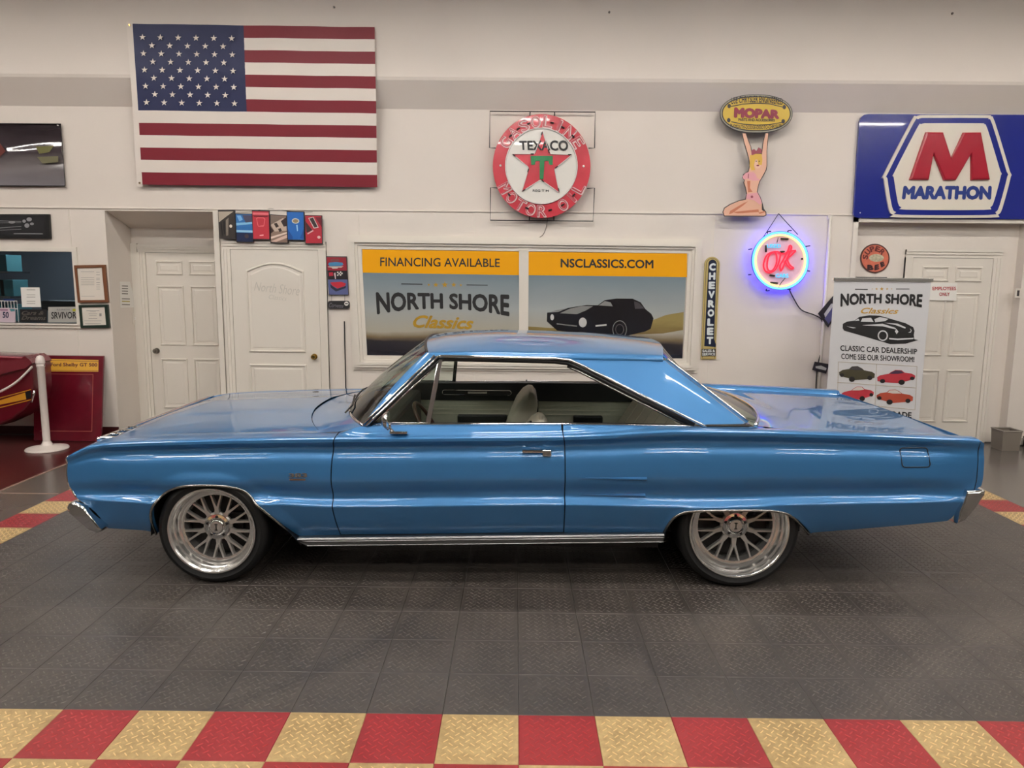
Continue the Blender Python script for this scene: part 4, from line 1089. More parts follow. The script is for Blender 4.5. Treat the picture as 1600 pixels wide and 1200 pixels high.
pl('band_line', [(190, 150), (300, 128), (420, 120), (540, 126), (660, 156), (660, 163), (540, 134), (420, 128), (300, 136), (190, 158)], 4, M_MD)
pl('band_line', [(190, 290), (300, 312), (420, 320), (540, 316), (655, 296), (655, 303), (540, 324), (420, 328), (300, 320), (190, 298)], 4, M_MD)
for cx, cy in ((172, 150), (676, 160), (168, 280), (666, 290)): pl('corner_dot', ell(cx, cy, 16, 20, 16), 5, M_MD)
ym = YM-.0065
text('MOPAR', K8([(218, 160), (632, 185), (630, 270), (214, 258)]), ym, M_MR, mop, bold=.09, name='name_lettering')
text('USE CHRYSLER ENGINEERED', K8([(190, 70), (662, 78), (662, 140), (190, 132)]), ym, M_MD, mop, bold=.02, warp=lambda u, w: (u, w-.35*(2*u-1)**2+.30))
text('PARTS AND ACCESSORIES', K8([(256, 262), (590, 268), (590, 292), (256, 288)]), ym, M_MD, mop, bold=.03)
text('PLYMOUTH-DODGE-DESOTO-CHRYSLER', K8([(182, 318), (652, 318), (652, 350), (182, 350)]), ym, M_MD, mop, bold=.02, warp=lambda u, w: (u, w+.55*(2*u-1)**2-.35))
fig = [(285, 395), (325, 395), (348, 460), (372, 520), (382, 560), (440, 560), (470, 560), (480, 480), (500, 395), (535, 395), (528, 470), (520, 560), (520, 700), (512, 740), (480, 800), (455, 840), (440, 890), (432, 935), (460, 985), (478, 1040), (490, 1090), (512, 1120), (512, 1150), (490, 1162), (125, 1160), (112, 1120), (125, 1080), (180, 1045), (260, 1012), (318, 1000), (330, 960), (318, 900), (302, 850), (310, 828), (292, 806), (300, 775), (345, 745), (358, 690), (345, 620), (322, 540), (305, 480)]
plate('figure_outline', K8(fig), YM, .006, M_MD, mop)
def shrink(P, k): c = np.mean(P, axis=0); return P
pl('figure_skin', [(293, 400), (322, 400), (344, 465), (368, 525), (378, 600), (470, 600), (476, 560), (486, 480), (506, 400), (530, 400), (522, 470), (514, 560), (514, 698), (506, 736), (474, 795), (448, 838), (433, 890), (426, 938), (453, 988), (470, 1040), (470, 1100), (505, 1124), (505, 1146), (488, 1155), (130, 1153), (119, 1120), (131, 1086), (184, 1052), (262, 1019), (325, 1006), (337, 960), (325, 898), (309, 850), (316, 826), (300, 806), (307, 780), (350, 750), (365, 690), (352, 620), (329, 540), (311, 480)], 1, M_SK)
pl('skin_shade', [(180, 1110), (300, 1040), (345, 1020), (300, 1060), (200, 1130), (170, 1140)], 2, M_SK2); pl('skin_shade', [(200, 1120), (440, 1095), (445, 1120), (250, 1132)], 2, M_SK2); pl('skin_shade', [(335, 835), (365, 835), (362, 900), (385, 935), (345, 940), (340, 890)], 2, M_SK2)
pl('skin_shade', [(440, 1125), (500, 1110), (500, 1122), (450, 1136)], 3, M_SK2)
pl('hair', [(362, 600), (400, 588), (468, 588), (476, 640), (470, 690), (440, 690), (430, 640), (400, 640), (398, 700), (410, 735), (375, 738), (360, 700)], 3, M_HR)
pl('face', ell(432, 665, 36, 56, 20), 2, mat('tin_face', (232, 188, 164), .4))
pl('hair_fringe', [(385, 640), (405, 605), (450, 600), (474, 630), (440, 622), (410, 640), (398, 690), (388, 700)], 4, M_HR)
for ex in (420, 448): pl('eye', ell(ex, 655, 7, 4, 10), 4, M_MD)
pl('mouth', ell(434, 694, 13, 6, 12), 4, M_MR)
pl('bow', [(372, 560), (400, 542), (420, 562), (440, 528), (468, 545), (470, 580), (425, 585), (380, 600)], 4, M_PK2)
pl('bikini_top', [(296, 790), (320, 765), (350, 752), (395, 756), (418, 780), (424, 806), (460, 828), (420, 832), (380, 832), (340, 812), (310, 824), (298, 812)], 3, M_PK)
pl('bikini_fold', [(345, 770), (352, 770), (350, 812), (343, 812)], 4, M_PK2)
pl('bikini_bottom', [(333, 955), (430, 940), (456, 990), (472, 1040), (450, 1050), (400, 1012), (325, 1000)], 3, M_PK); pl('bikini_fold', ell(380, 980, 12, 12, 10), 4, M_PK2)

# ================================================================== MARATHON SIGN
K9 = lambda p: crop(1330, 165, 5.926, p)
YMA = YW-.04
p_ = onY(1480, 341, YMA)
mar = thing('fuel_station_sign', 'wide blue MARATHON fuel sign with a big red M', 'sign', (p_[0], YMA, p_[2]))
M_MB = mat('sign_blue', (26, 38, 128), .2, coat=.6); M_MW = mat('sign_cream', (224, 216, 202), .22, coat=.4); M_MRD = mat('sign_red', (164, 24, 46), .25, coat=.4)
xr_ = 1980
plate('sign_panel', K9([(22, 1010), (76, 150), (90, 110), (120, 85), (160, 78), (xr_, 86), (xr_, 1056), (70, 1040), (34, 1030)]), YMA, .03, M_MB, mar)
hexo = [(640, 88), (1240, 88), (1290, 100), (1330, 150), (1470, 610), (1478, 660), (1400, 950), (1360, 1010), (1290, 1038), (440, 1036), (390, 1010), (350, 960), (304, 680), (308, 630), (560, 140), (600, 100)]
def scale_poly(P, k, c=(890, 570)): return [(c[0]+(x-c[0])*k, c[1]+(y-c[1])*k) for x, y in P]
def rnd(P): return [tuple(q) for q in smooth_line(list(P)+[P[0]], 3)][:-1]
plate('hexagon_rim', K9(rnd(hexo)), YMA-.020, .02, M_MW, mar)
plate('hexagon_blue', K9(rnd(scale_poly(hexo, .945))), YMA-.022, .002, M_MB, mar)
plate('hexagon_face', K9(rnd(scale_poly(hexo, .845))), YMA-.026, .004, M_MW, mar)
Mp = [(685, 246), (842, 248), (918, 490), (1030, 250), (1192, 248), (1276, 690), (1100, 694), (1100, 450), (960, 694), (850, 694), (752, 450), (710, 692), (532, 690)]
a = P2(K9(Mp), YMA-.05); cxz = np.mean(a, axis=0)
g = G(); b_ = P2(K9(Mp), YMA-.026); n = len(a)
def offset_poly(P, d):
    P = np.array(P); out = []; area = sum(P[i-1][0]*P[i][1]-P[i][0]*P[i-1][1] for i in range(len(P)))
    sg = 1 if area > 0 else -1
    for i in range(len(P)):
        e1 = P[i]-P[i-1]; e2 = P[(i+1) % len(P)]-P[i]; n1 = sg*np.array((-e1[1], e1[0]))/np.linalg.norm(e1); n2 = sg*np.array((-e2[1], e2[0]))/np.linalg.norm(e2)
        m_ = n1+n2; m_ /= max(np.dot(m_, n1), .5); out.append(P[i]+m_*d)
    return out
ti = offset_poly(b_, .018)
v = [(x, YMA-.026, z) for x, z in b_]+[(x, YMA-.048, z) for x, z in offset_poly(b_, .004)]+[(x, YMA-.056, z) for x, z in ti]
f = [[k*n+i, k*n+(i+1) % n, (k+1)*n+(i+1) % n, (k+1)*n+i] for k in (0, 1) for i in range(n)]+[[2*n+i for i in range(n)]]
g.add(v, f).part('letter_m', M_MRD, mar)
text('MARATHON', K9([(478, 742), (1302, 742), (1302, 872), (468, 870)]), YMA-.0275, mat('sign_letter_blue', (38, 58, 128), .3), mar, bold=.075, shear=.06)
G().lathe([(.001, -.004), (.006, -.003), (.007, 0)], onY(1344, 332.5, YMA), 'y', 8).part('screw', M_WHITE, mar)

# ================================================================== NEON "USED OK CARS" SIGN
KN = lambda p: crop(1150, 330, 8.571, p)
YD = YW-.15
NX, NY = 1219.3, 407.2
p_ = onY(NX, NY+45, YD)
neo = thing('neon_sign', 'glowing round USED OK CARS neon sign hanging by a chain', 'neon sign', (p_[0], YD, p_[2]))
M_NB = emitmat('neon_cyan', (110, 205, 255), NEON); M_NY = emitmat('neon_yellow', (255, 236, 150), NEON); M_NR = emitmat('neon_red', (255, 52, 72), NEON*.8); M_NBL = emitmat('neon_halo_blue', (84, 66, 255), 36.0)
M_DRUM = mat('sign_drum', (40, 80, 150), .35)
plate('drum', ell(NX, NY, 42.5, 44, 56), YD+.004, .07, M_DRUM, neo)
plate('face', ell(NX, NY, 41.5, 43, 56), YD, .004, mat('sign_face_neon_tint', (236, 196, 224), .35), neo)  # pink neon light on the white face put into its colour
def ring(name, rx, ry, Y, r, m): return G().tube([onY(*p, Y) for p in ell(NX, NY, rx, ry, 64)], r, 8, closed=True).part(name, m, neo, smooth=180)
ring('neon_ring_blue', 42.6, 44, YD-.015, .010, M_NB); ring('neon_ring_yellow', 38.6, 40, YD-.015, .0095, M_NY)
ring('halo_tube', 34, 35, YW-.045, .014, M_NBL)
ring('face_rim', 44, 45.3, YD-.002, .006, mat('rim_blue', (60, 120, 190), .3))
def stroke(name, pts, r, m, Y=None, closed=False):
    P = smooth_line(KN(pts), 4) if len(pts) > 2 else KN(pts)
    return G().tube([onY(*p, Y or YD-.02) for p in P], r, 8, closed=closed).part(name, m, neo, smooth=180)
for nm, q, r in (('letter_o', [(500, 548), (445, 590), (420, 680), (420, 760), (450, 800), (500, 780), (540, 700), (545, 600), (520, 550), (500, 548)], .008),
                 ('letter_o', [(520, 540), (590, 560), (575, 680), (520, 790), (440, 820), (385, 790), (370, 700), (420, 580), (520, 540)], .008),
                 ('letter_k', [(720, 455), (690, 540), (640, 640), (590, 730), (600, 800), (625, 760), (660, 680), (720, 560), (745, 480), (720, 455)], .008),
                 ('letter_k', [(800, 530), (740, 590), (690, 640), (720, 720), (770, 760), (735, 770), (690, 730), (655, 660)], .008),
                 ('letter_k', [(570, 560), (640, 570), (700, 540), (800, 525)], .007)):
    stroke(nm, q, r, M_NR)
def neon_text(s_, q):
    uv, f = glyphs(s_, .03); qa = np.array(KN(q)); V = []
    for u, w, dl in uv:
        p = qa[0]*(1-u)*w+qa[1]*u*w+qa[2]*u*(1-w)+qa[3]*(1-u)*(1-w); V.append(onY(p[0], p[1], YD-.02-dl))
    part('lettering', V, f, emitmat('neon_text_cyan', (70, 205, 255), NEON*.7), neo)
neon_text('USED', [(415, 440), (600, 440), (600, 492), (415, 490)]); neon_text('CARS', [(530, 836), (703, 836), (703, 892), (530, 890)])
for q in ([(600, 368), (700, 374)], [(400, 455), (402, 550)], [(590, 545), (650, 540)], [(450, 855), (520, 865)], [(460, 955), (560, 965)], [(885, 625), (885, 650)]):
    stroke('tube_block', q, .009, M_WIRE, YD-.016)
for q in ([(420, 300), (425, 275), (470, 272)], [(695, 290), (700, 262), (745, 260)], [(165, 512), (215, 505)], [(165, 850), (205, 848)], [(915, 475), (992, 463)], [(920, 795), (990, 802)], [(410, 1040), (405, 1065), (450, 1062)], [(685, 1020), (690, 1045), (735, 1046)]):
    stroke('bracket', q, .006, M_WIRE, YD+.03)
for q in ([(570, 32), (345, 345)], [(570, 32), (800, 320)]):
    a, b = [onY(*p, YW-.03) for p in KN(q)]
    G().tube([a, b+np.array((0, -.06, 0))], .004, 6).part('hanging_chain', M_WIRE, neo)
stroke('tube_lead', [(565, 355), (548, 420)], .004, M_WIRE); stroke('tube_lead', [(660, 895), (600, 965), (572, 1020)], .004, M_WIRE)
cp = [(1233, 452), (1240, 466), (1252, 484), (1272, 492), (1284, 500), (1286, 520), (1283, 548), (1277, 575), (1275, 610), (1276, 640)]
G().tube([tuple(onY(*p, YW-.02)) for p in smooth_line(cp, 5)], .006, 6).solo('power_cord', M_WIRE, 'black power cord running from the neon sign down the wall', 'cord', smooth=180)

# ================================================================== CHEVROLET STRIP SIGN
KC = lambda p: crop(1085, 395, 6.857, p)
YCH = YW-.02; p_ = onY(1107, 561, YCH)
chv = thing('vertical_sign', 'tall narrow CHEVROLET sales and service sign with gold border', 'sign', (p_[0], YCH, p_[2]))
M_CG = mat('sign_gold', (186, 166, 104), .35); M_CN = mat('sign_navy', (26, 34, 58), .3); M_CW = mat('sign_letter_white', (220, 226, 226), .35)
def stad(i, b=1140):
    top = [(192+(82-i)*math.cos(a)+.0, 125+(82-i)*math.sin(a)) for a in np.linspace(PI, 2*PI, 14)]
    return top+[(234-i*.9, 950), (232-i*.9, 1140-i*.6), (70+i*.9, 1140-i*.6)]
plate('sign_board', KC(stad(0)), YCH, .014, M_CG, chv); plate('border_line', KC(stad(14)), YCH-.001, .001, mat('sign_brown', (96, 84, 60), .4), chv)
plate('border_band', KC(stad(20)), YCH-.002, .001, M_CG, chv)
plate('navy_field', KC([(195+44*math.cos(a), 120+48*math.sin(a)) for a in np.linspace(PI, 2*PI, 14)]+[(212, 930), (232, 985), (228, 1010), (105, 1000)]), YCH-.003, .001, M_CN, chv)
plate('foot_panel', KC([(78, 1030), (230, 1028), (228, 1108), (76, 1110)]), YCH-.003, .001, mat('sign_foot', (58, 50, 48), .4), chv)
for i, c_ in enumerate('CHEVROLET'):
    y0 = 112+i*98.5; x0 = 160-i*3.4
    text(c_, KC([(x0, y0), (x0+70, y0), (x0+67, y0+80), (x0-3, y0+80)]), YCH-.0045, M_CW, chv, bold=.07, name='letter')
text('SALES &', KC([(86, 1038), (220, 1036), (220, 1064), (86, 1066)]), YCH-.0045, M_CW, chv, bold=.04); text('SERVICE', KC([(84, 1074), (222, 1072), (222, 1100), (84, 1102)]), YCH-.0045, M_CW, chv, bold=.04)

# ================================================================== ROUND ORANGE SIGN (emblem left plain)
KB_ = lambda p: crop(1340, 370, 20, p)
YSB = YR-.012; p_ = onY(1367, 426, YSB)
sb = thing('round_emblem_sign', 'small round orange SUPER BEE sign above the banner', 'sign', (p_[0], YSB, p_[2]))
plate('sign_disc', KB_(ell(545, 675, 458, 458, 40)), YSB, .01, mat('emblem_rim', (84, 52, 46), .4), sb); plate('orange_field', KB_(ell(545, 675, 418, 418, 40)), YSB-.001, .001, mat('emblem_orange', (206, 112, 88), .4, noise=(20, .1)), sb)
plate('pale_oval', KB_(ell(590, 660, 230, 120, 26)), YSB-.002, .001, mat('emblem_pale', (186, 180, 152), .4, noise=(60, .25)), sb)
M_EM = mat('emblem_brown', (104, 46, 44), .4)
for i, o in enumerate(ring_text('SUPER', 1367.2, 403.7, 15.2, 15.2, 188, 318, 8.6, 7.4, YSB-.003, M_EM, sb, bold=.05)): pass
for c_, q in zip('BEE', ([(300, 870), (480, 880), (510, 1050), (300, 1040)], [(530, 880), (670, 850), (680, 1010), (520, 1060)], [(690, 800), (820, 770), (860, 890), (740, 970)])):
    text(c_, KB_(q), YSB-.003, mat('emblem_dark', (62, 36, 40), .4), sb, bold=.09, name='letter')

# ================================================================== ROLL-UP BANNER
KR = lambda p: crop(1295, 425, 5.0, p)
YB = 4.55
bx0, bz1 = onY(1303, 437, YB)[0], onY(1380, 437, YB)[2]
p_ = onY(1378, 700, YB)
ban = thing('roll_up_banner', 'tall grey roll-up NORTH SHORE banner stand in front of the right door', 'banner', (p_[0], YB+.02, -.012))
def bq(px, py): return onY(px, py, YB)
M_BAN = mat('banner_vinyl', (206, 206, 208), .45)
tl_, tr_ = onY(1304, 437, YB), onY(1455, 438, YB)
bl_ = np.array((tl_[0]+.0, YB, .07)); br_ = np.array((tr_[0]-.0, YB, .07))
q1, q2 = onY(1298, 640, YB), onY(1440, 640, YB)
G().add([tl_, tr_, br_, bl_]+[p+np.array((0, .004, 0)) for p in (tl_, tr_, br_, bl_)], [[0, 1, 2, 3], [7, 6, 5, 4], [0, 4, 5, 1], [3, 2, 6, 7]]).part('banner_sheet', M_BAN, ban)
G().box((tl_[0]-.015, YB-.015, tl_[2]-.012), (tr_[0]+.015, YB+.02, tl_[2]+.022), .005).part('top_rail', M_ALU, ban)
G().box((bl_[0]-.02, YB-.08, .0), (br_[0]+.02, YB+.08, .075), .02).part('base_cassette', M_ALU, ban)
G().tube([((bl_[0]+br_[0])/2, YB+.03, .07), ((bl_[0]+br_[0])/2, YB+.03, tl_[2])], .01, 8).part('support_pole', M_STEEL, ban)
for s_ in (-.3, .3): G().box(((bl_[0]+br_[0])/2+s_-.02, YB-.18, -.012), ((bl_[0]+br_[0])/2+s_+.02, YB+.18, .004)).part('foot', M_STEEL, ban)
yb_ = YB-.0015
stars_rule(ban, [KR([(340, 132)])[0]+(1.2,), KR([(374, 132)])[0]+(2.2,), KR([(414, 132)])[0]+(3.4,), KR([(456, 132)])[0]+(2.2,), KR([(491, 132)])[0]+(1.2,)], yb_, M_INKG, M_INKB, [(1336, 1356, 451.3, 451.6), (1400, 1421, 451, 451)])
text('NORTH SHORE', KR([(92, 166), (735, 172), (727, 280), (90, 274)]), yb_, M_INKB, ban, bold=.05, warp=arch(.28))
text('Classics', KR([(250, 278), (545, 284), (545, 328), (250, 324)]), yb_, M_INKG, ban, bold=.02, shear=.4)
plate('printed_car', KR([(108, 440), (110, 405), (140, 388), (200, 380), (240, 350), (320, 338), (400, 342), (470, 362), (600, 400), (660, 432), (670, 460), (664, 490), (668, 525), (700, 532), (600, 560), (480, 564), (300, 510), (120, 458)]), yb_, .0005, M_INKB, ban)
for q in ([(250, 388), (262, 362), (330, 358), (350, 390)], [(200, 382), (232, 364), (240, 380)], [(362, 392), (356, 368), (400, 352), (466, 366), (440, 384)], [(260, 416), (420, 404), (520, 436), (530, 450), (420, 424)], [(430, 396), (540, 404), (600, 432), (598, 442), (520, 414)], [(136, 424), (214, 436), (190, 440)], [(470, 515), (540, 520), (664, 514), (660, 524), (540, 532), (474, 526)], [(620, 474), (642, 462), (634, 440), (648, 456), (640, 474)]):
    plate('printed_highlight', KR(q), yb_-.0008, .0005, M_BAN, ban)
plate('printed_lamp', KR([(516, 462), (530, 446), (544, 466), (530, 486)]), yb_-.0008, .0005, M_BAN, ban)
for rr, mm, kk in ((1, M_BAN, 1), (.76, M_INKB, 2), (.0, None, 3)):
    if mm: plate('printed_wheel', KR(ell(422, 497, 40*rr, 42*rr, 24)), yb_-.0008*kk, .0005, mm, ban)
text('CLASSIC CAR DEALERSHIP', KR([(90, 572), (690, 600), (690, 644), (90, 616)]), yb_, M_INKB, ban, bold=.02)
text('COME SEE OUR SHOWROOM!', KR([(97, 636), (668, 662), (668, 704), (97, 680)]), yb_, M_INKB, ban, bold=.02)
text('TRADE', KR([(455, 1086), (648, 1096), (646, 1142), (455, 1132)]), yb_, M_INKB, ban, bold=.04)
M_GRD = mat('print_rule', (168, 152, 120), .5)
grid_px = KR([(75, 702), (690, 738), (674, 1076), (68, 1020)])
for a, b in (((75, 702), (690, 738)), ((690, 738), (674, 1076)), ((66, 862), (682, 906)), ((373, 720), (360, 1045)), ((75, 702), (66, 1020)), ((66, 1020), (674, 1076))):
    a, b = [onY(*p, yb_) for p in KR([a, b])]; G().tube([a, b], .0018, 4).part('picture_rule', M_GRD, ban)
def tiny_car(x, y, w, h, m, top, flip=1):
    """small printed car picture"""
    def T(P): return KR([(x+(p if flip > 0 else 1-p)*w, y+q*h) for p, q in P])
    plate('printed_car', T([(0, .38), (.10, .24), (.28, .18), (.36, .02), (.52, 0), (.64, .14), (.70, .26), (.92, .36), (1, .48), (.99, .74), (.80, .82), (.45, .88), (.10, .66), (.01, .56)]), yb_, .0005, m, ban)
    plate('printed_roof', T([(.30, .2), (.37, .05), (.52, .03), (.64, .18), (.68, .26), (.45, .26)]), yb_-.0006, .0004, top, ban)
    for cx, cy, r in ((.36, .82, .085), (.08, .56, .06), (.86, .74, .07)): plate('printed_wheel', T(ell(cx, cy, r, r*2.0, 14)), yb_-.0008, .0004, M_INKB, ban)
M_OL = mat('print_olive', (66, 62, 44), .5); M_PR = mat('print_red', (178, 50, 62), .5); M_PW = mat('print_cream', (206, 198, 190), .5); M_PO = mat('print_orange', (170, 72, 52), .5)
tiny_car(80, 735, 280, 125, M_OL, M_PDG); tiny_car(378, 765, 298, 118, M_PR, mat('print_plum', (70, 48, 70), .5), -1); tiny_car(100, 895, 252, 115, M_PR, M_PW, -1); tiny_car(372, 918, 286, 120, M_PO, M_PW)

# ================================================================== SIX CAR PRINTS OVER THE ARCHED DOOR
KV = lambda p: crop(335, 320, 8.889, p)
YV = YW-.03
vs = [((48, 74), (282, 72), (298, 476), (68, 470), 'black louvred grille', (52, 46, 42)), ((290, 118), (524, 126), (546, 526), (304, 518), 'bright blue bodywork', (44, 110, 176)), ((520, 76), (760, 82), (770, 488), (534, 484), 'red hood with badge recess', (190, 52, 66)),
      ((772, 132), (1000, 146), (1022, 536), (780, 530), 'tan vented bodywork', (140, 116, 102)), ((1002, 88), (1244, 94), (1250, 496), (1016, 494), 'blue hood and round badge', (30, 100, 178)), ((1256, 140), (1492, 146), (1500, 546), (1264, 544), 'red body and dark side windows', (178, 44, 60))]
for k, (a, b, c_, d_, nm, col) in enumerate(vs):
    q = KV([a, b, c_, d_]); Y = YV-(.012 if k % 2 == 0 else 0)-.03
    pc = onY(*q[2], Y); t = thing('canvas_print', 'small portrait canvas print of a %s above the arched door' % nm, 'canvas print', (pc[0], Y, pc[2]), 'canvas prints above the arched door')
    plate('canvas', q, Y, .022, mat('canvas_edge', (40, 34, 38), .5), t)
    q = [lerp(np.array(p), np.mean(q, axis=0), .06) for p in q]
    plate('picture', q, Y-.001, .001, mat('print_base_%d' % k, col, .35), t)
    def U(P): return [tuple(np.array(q[0])*(1-u)*(1-v)+np.array(q[1])*u*(1-v)+np.array(q[2])*u*v+np.array(q[3])*(1-u)*v) for u, v in P]
    def D(P, c, j=1): plate('picture_shape', U(P), Y-.001-.0008*j, .0008, mat('ink_%d_%d_%d' % c, c, .35), t)
    if k == 0:
        D([(0, .02), (.95, .02), (.5, .2), (0, .42)], (172, 160, 144)); D([(.1, .45), (.18, .42), (.2, .9), (.14, .92)], (22, 20, 20)); D([(.28, .4), (.38, .36), (.36, .85), (.28, .88)], (22, 20, 20)); D([(.44, .34), (.62, .25), (.55, .9), (.42, .92)], (126, 116, 104)); D(ell(.74, .56, .09, .06, 14), (226, 216, 200), 2)
    elif k == 1:
        D([(.4, .02), (1, .02), (1, .26), (.6, .3)], (70, 68, 92)); D([(0, .32), (1, .27), (1, .34), (0, .42)], (126, 186, 224)); D([(0, .58), (1, .58), (1, .66), (0, .66)], (150, 200, 226)); D([(0, .68), (1, .68), (1, 1), (0, 1)], (22, 36, 72)); D(ell(.62, .8, .13, .08, 16), (70, 56, 60), 2); D([(.05, .05), (.3, .04), (.42, .2), (.2, .26)], (120, 176, 224))
    elif k == 2:
        D([(0, .05), (1, .05), (1, .12), (0, .12)], (226, 120, 128)); D([(0, .15), (1, .15), (.9, .2), (.1, .2)], (110, 24, 36)); D([(.22, .25), (.3, .22), (.68, .22), (.78, .27), (.7, .52), (.64, .56), (.34, .56), (.28, .5)], (222, 110, 116)); D([(.26, .27), (.33, .25), (.66, .25), (.73, .29), (.66, .5), (.35, .53)], (190, 52, 66), 2); D([(.4, .86), (.64, .84), (.64, .88), (.4, .89)], (246, 190, 190))
    elif k == 3:
        D([(0, .02), (.95, .02), (0, .35)], (120, 104, 94)); D([(.0, .36), (.8, .08), (1, .2), (1, .55), (.25, .6)], (196, 176, 160)); D([(.2, .31), (.38, .27), (.52, .4), (.34, .46)], (56, 44, 38), 2); D([(.46, .5), (.62, .46), (.7, .56), (.54, .62)], (56, 44, 38), 2); D([(.65, .2), (1, .05), (1, .38), (.82, .4)], (50, 36, 38), 2); D([(0, .42), (.2, .58), (0, .68)], (60, 36, 34)); D([(0, .8), (1, .6), (1, .66), (0, .88)], (226, 204, 190)); D([(0, .97), (1, .7), (1, .82), (.3, .99)], (216, 186, 172))
    elif k == 4:
        D(ell(.5, .32, .23, .1, 20), (206, 206, 196)); D(ell(.5, .32, .17, .065, 20), (150, 130, 96), 2); D([(.54, .46), (.62, .46), (.64, .68), (.58, .7)], (170, 216, 244)); D([(.0, .6), (.3, .9), (.3, 1), (0, 1)], (20, 76, 146)); D([(1, .6), (.75, .95), (1, .99)], (20, 76, 146))
    else:
        D([(0, .2), (.42, .52), (.05, .62)], (60, 42, 46)); D([(.18, .08), (.5, .03), (.82, .42), (.52, .46)], (216, 200, 196)); D([(.24, .1), (.48, .06), (.76, .4), (.55, .43)], (58, 48, 50), 2); D(ell(.82, .78, .1, .055, 16), (226, 196, 190)); D([(.1, .64), (.45, .52), (.5, .55), (.12, .68)], (226, 190, 190)); D([(.6, .04), (1, .04), (1, .4)], (110, 30, 46))
# the wire they hang from
wp_ = [onY(*p, YW-.01) for p in KV([(300, 110), (520, 92), (780, 52), (1000, 84), (1240, 110), (1365, 98)])]
G().tube(wp_, .002, 5).solo('hanging_wire', M_WIRE, 'thin wire strung behind the six canvas prints', 'wire')

# ================================================================== VERTICAL CAR PLAQUE + SMALL HANGING PLATE
KQ = lambda p: crop(500, 395, 12.0, p)
YQ = YW-.025; p_ = onY(528, 461, YQ)
plq = thing('car_plaque', 'vertical painted plaque with blue and red sports cars and checkered flag', 'plaque', (p_[0], YQ, p_[2]))
def qp(nm, P, k, c): return plate(nm, KQ(P), YQ-.001*k, .001, mat('ink_%d_%d_%d' % c, c, .35), plq)
plate('board', KQ([(112, 62), (495, 66), (532, 790), (168, 792)]), YQ, .02, mat('plaque_edge', (70, 64, 68), .5), plq)
qp('panel_red', [(125, 85), (490, 90), (505, 335), (140, 330)], 1, (142, 34, 48)); qp('panel_black', [(140, 330), (505, 335), (515, 500), (150, 500)], 1, (34, 28, 32)); qp('panel_blue', [(150, 500), (515, 500), (528, 782), (170, 784)], 1, (88, 96, 140))
qp('painted_car', [(148, 215), (175, 182), (300, 170), (420, 185), (440, 225), (400, 245), (180, 250)], 2, (66, 130, 172)); qp('painted_car', [(190, 165), (205, 118), (350, 115), (368, 160)], 2, (120, 70, 70)); qp('car_bumper', [(145, 255), (440, 255), (400, 275), (340, 275), (325, 296), (235, 298), (215, 275), (150, 268)], 2, (196, 192, 180))
qp('painted_car', [(190, 555), (400, 545), (488, 575), (470, 620), (330, 668), (230, 615)], 2, (184, 44, 58)); qp('car_shadow', [(190, 590), (300, 668), (330, 672), (490, 620), (480, 660), (300, 728), (200, 650)], 2, (40, 44, 60)); qp('painted_car', [(165, 370), (240, 365), (250, 430), (170, 440)], 2, (170, 40, 60))
for i in range(4):
    for j in range(3):
        if (i+j) % 2 == 0: qp('flag_check', [(320+i*26, 355+j*26-i*2), (346+i*26, 353+j*26-i*2), (346+i*26, 379+j*26-i*2), (320+i*26, 381+j*26-i*2)], 2, (226, 222, 214))
qp('flag_pole', [(262, 385), (290, 370), (298, 490), (284, 492)], 2, (222, 196, 196))
sp_ = thing('name_plate', 'small black rounded car name plate hanging under the vertical plaque', 'plate', (onY(529, 482, YQ)[0], YQ, onY(529, 483, YQ)[2]))
plate('board', KQ(rrect(146, 900, 552, 1052, 45)), YQ, .012, mat('plate_edge', (64, 60, 60), .4), sp_); plate('black_field', KQ(rrect(158, 912, 540, 1040, 40)), YQ-.001, .001, M_INKB, sp_)
plate('round_badge', KQ(ell(495, 953, 40, 40, 20)), YQ-.002, .001, M_PAPER, sp_); plate('badge_mark', KQ([(470, 945), (522, 945), (522, 963), (470, 963)]), YQ-.003, .001, M_INKB, sp_)
text('Corvette', KQ([(168, 935), (440, 965), (440, 1030), (168, 1020)]), YQ-.0025, mat('plate_silver', (150, 146, 156), .3, .6), sp_, bold=0, shear=.4)
for x_ in (218, 465): G().tube([onY(*p, YQ+.008) for p in KQ([(x_, 788), (x_, 905)])], .002, 5).part('hanger', M_WIRE, sp_)

# ================================================================== LEFT WALL GROUP
# glossy dark poster
YPo = YW-.03
K3 = lambda p: crop(0, 180, 5.714, p)
p_ = onY(40, 290, YPo)
po = thing('dark_poster', 'glossy wavy dark poster high on the wall at the far left', 'poster', (p_[0]-.4, YPo, p_[2]))
rows = []
for v in np.linspace(0, 1, 24):
    r = []
    for u in np.linspace(0, 1, 24):
        a = lerp(np.array((-700, 70)), np.array((540, 78)), u); b = lerp(np.array((-700, 628)), np.array((580, 632)), u); p = K3([lerp(a, b, v)])[0]
        w = onY(*p, YPo); r.append((w[0], YPo+.010*math.sin(v*17+u*4)*math.sin(PI*v)+.006*math.sin(9*u+6*v), w[2]))
    rows.append(r)
G().grid(rows).part('poster_sheet', print_mat('dark_poster_print', [(0, (120, 116, 120)), (.35, (112, 106, 106)), (.55, (72, 64, 68)), (1, (38, 30, 34))], lo=onY(40, 290, YPo)[2], hi=onY(40, 195, YPo)[2], nscale=4, namt=.3, rough=.12, stretch=(.5, 1, 2.4)), po, smooth=180)
b_ = [onY(*p, YPo-.006) for p in K3([(-700, 70), (542, 78), (582, 632), (-700, 628)])]
G().tube(b_+[b_[0]], .005, 4).part('poster_edge', M_WIRE, po)
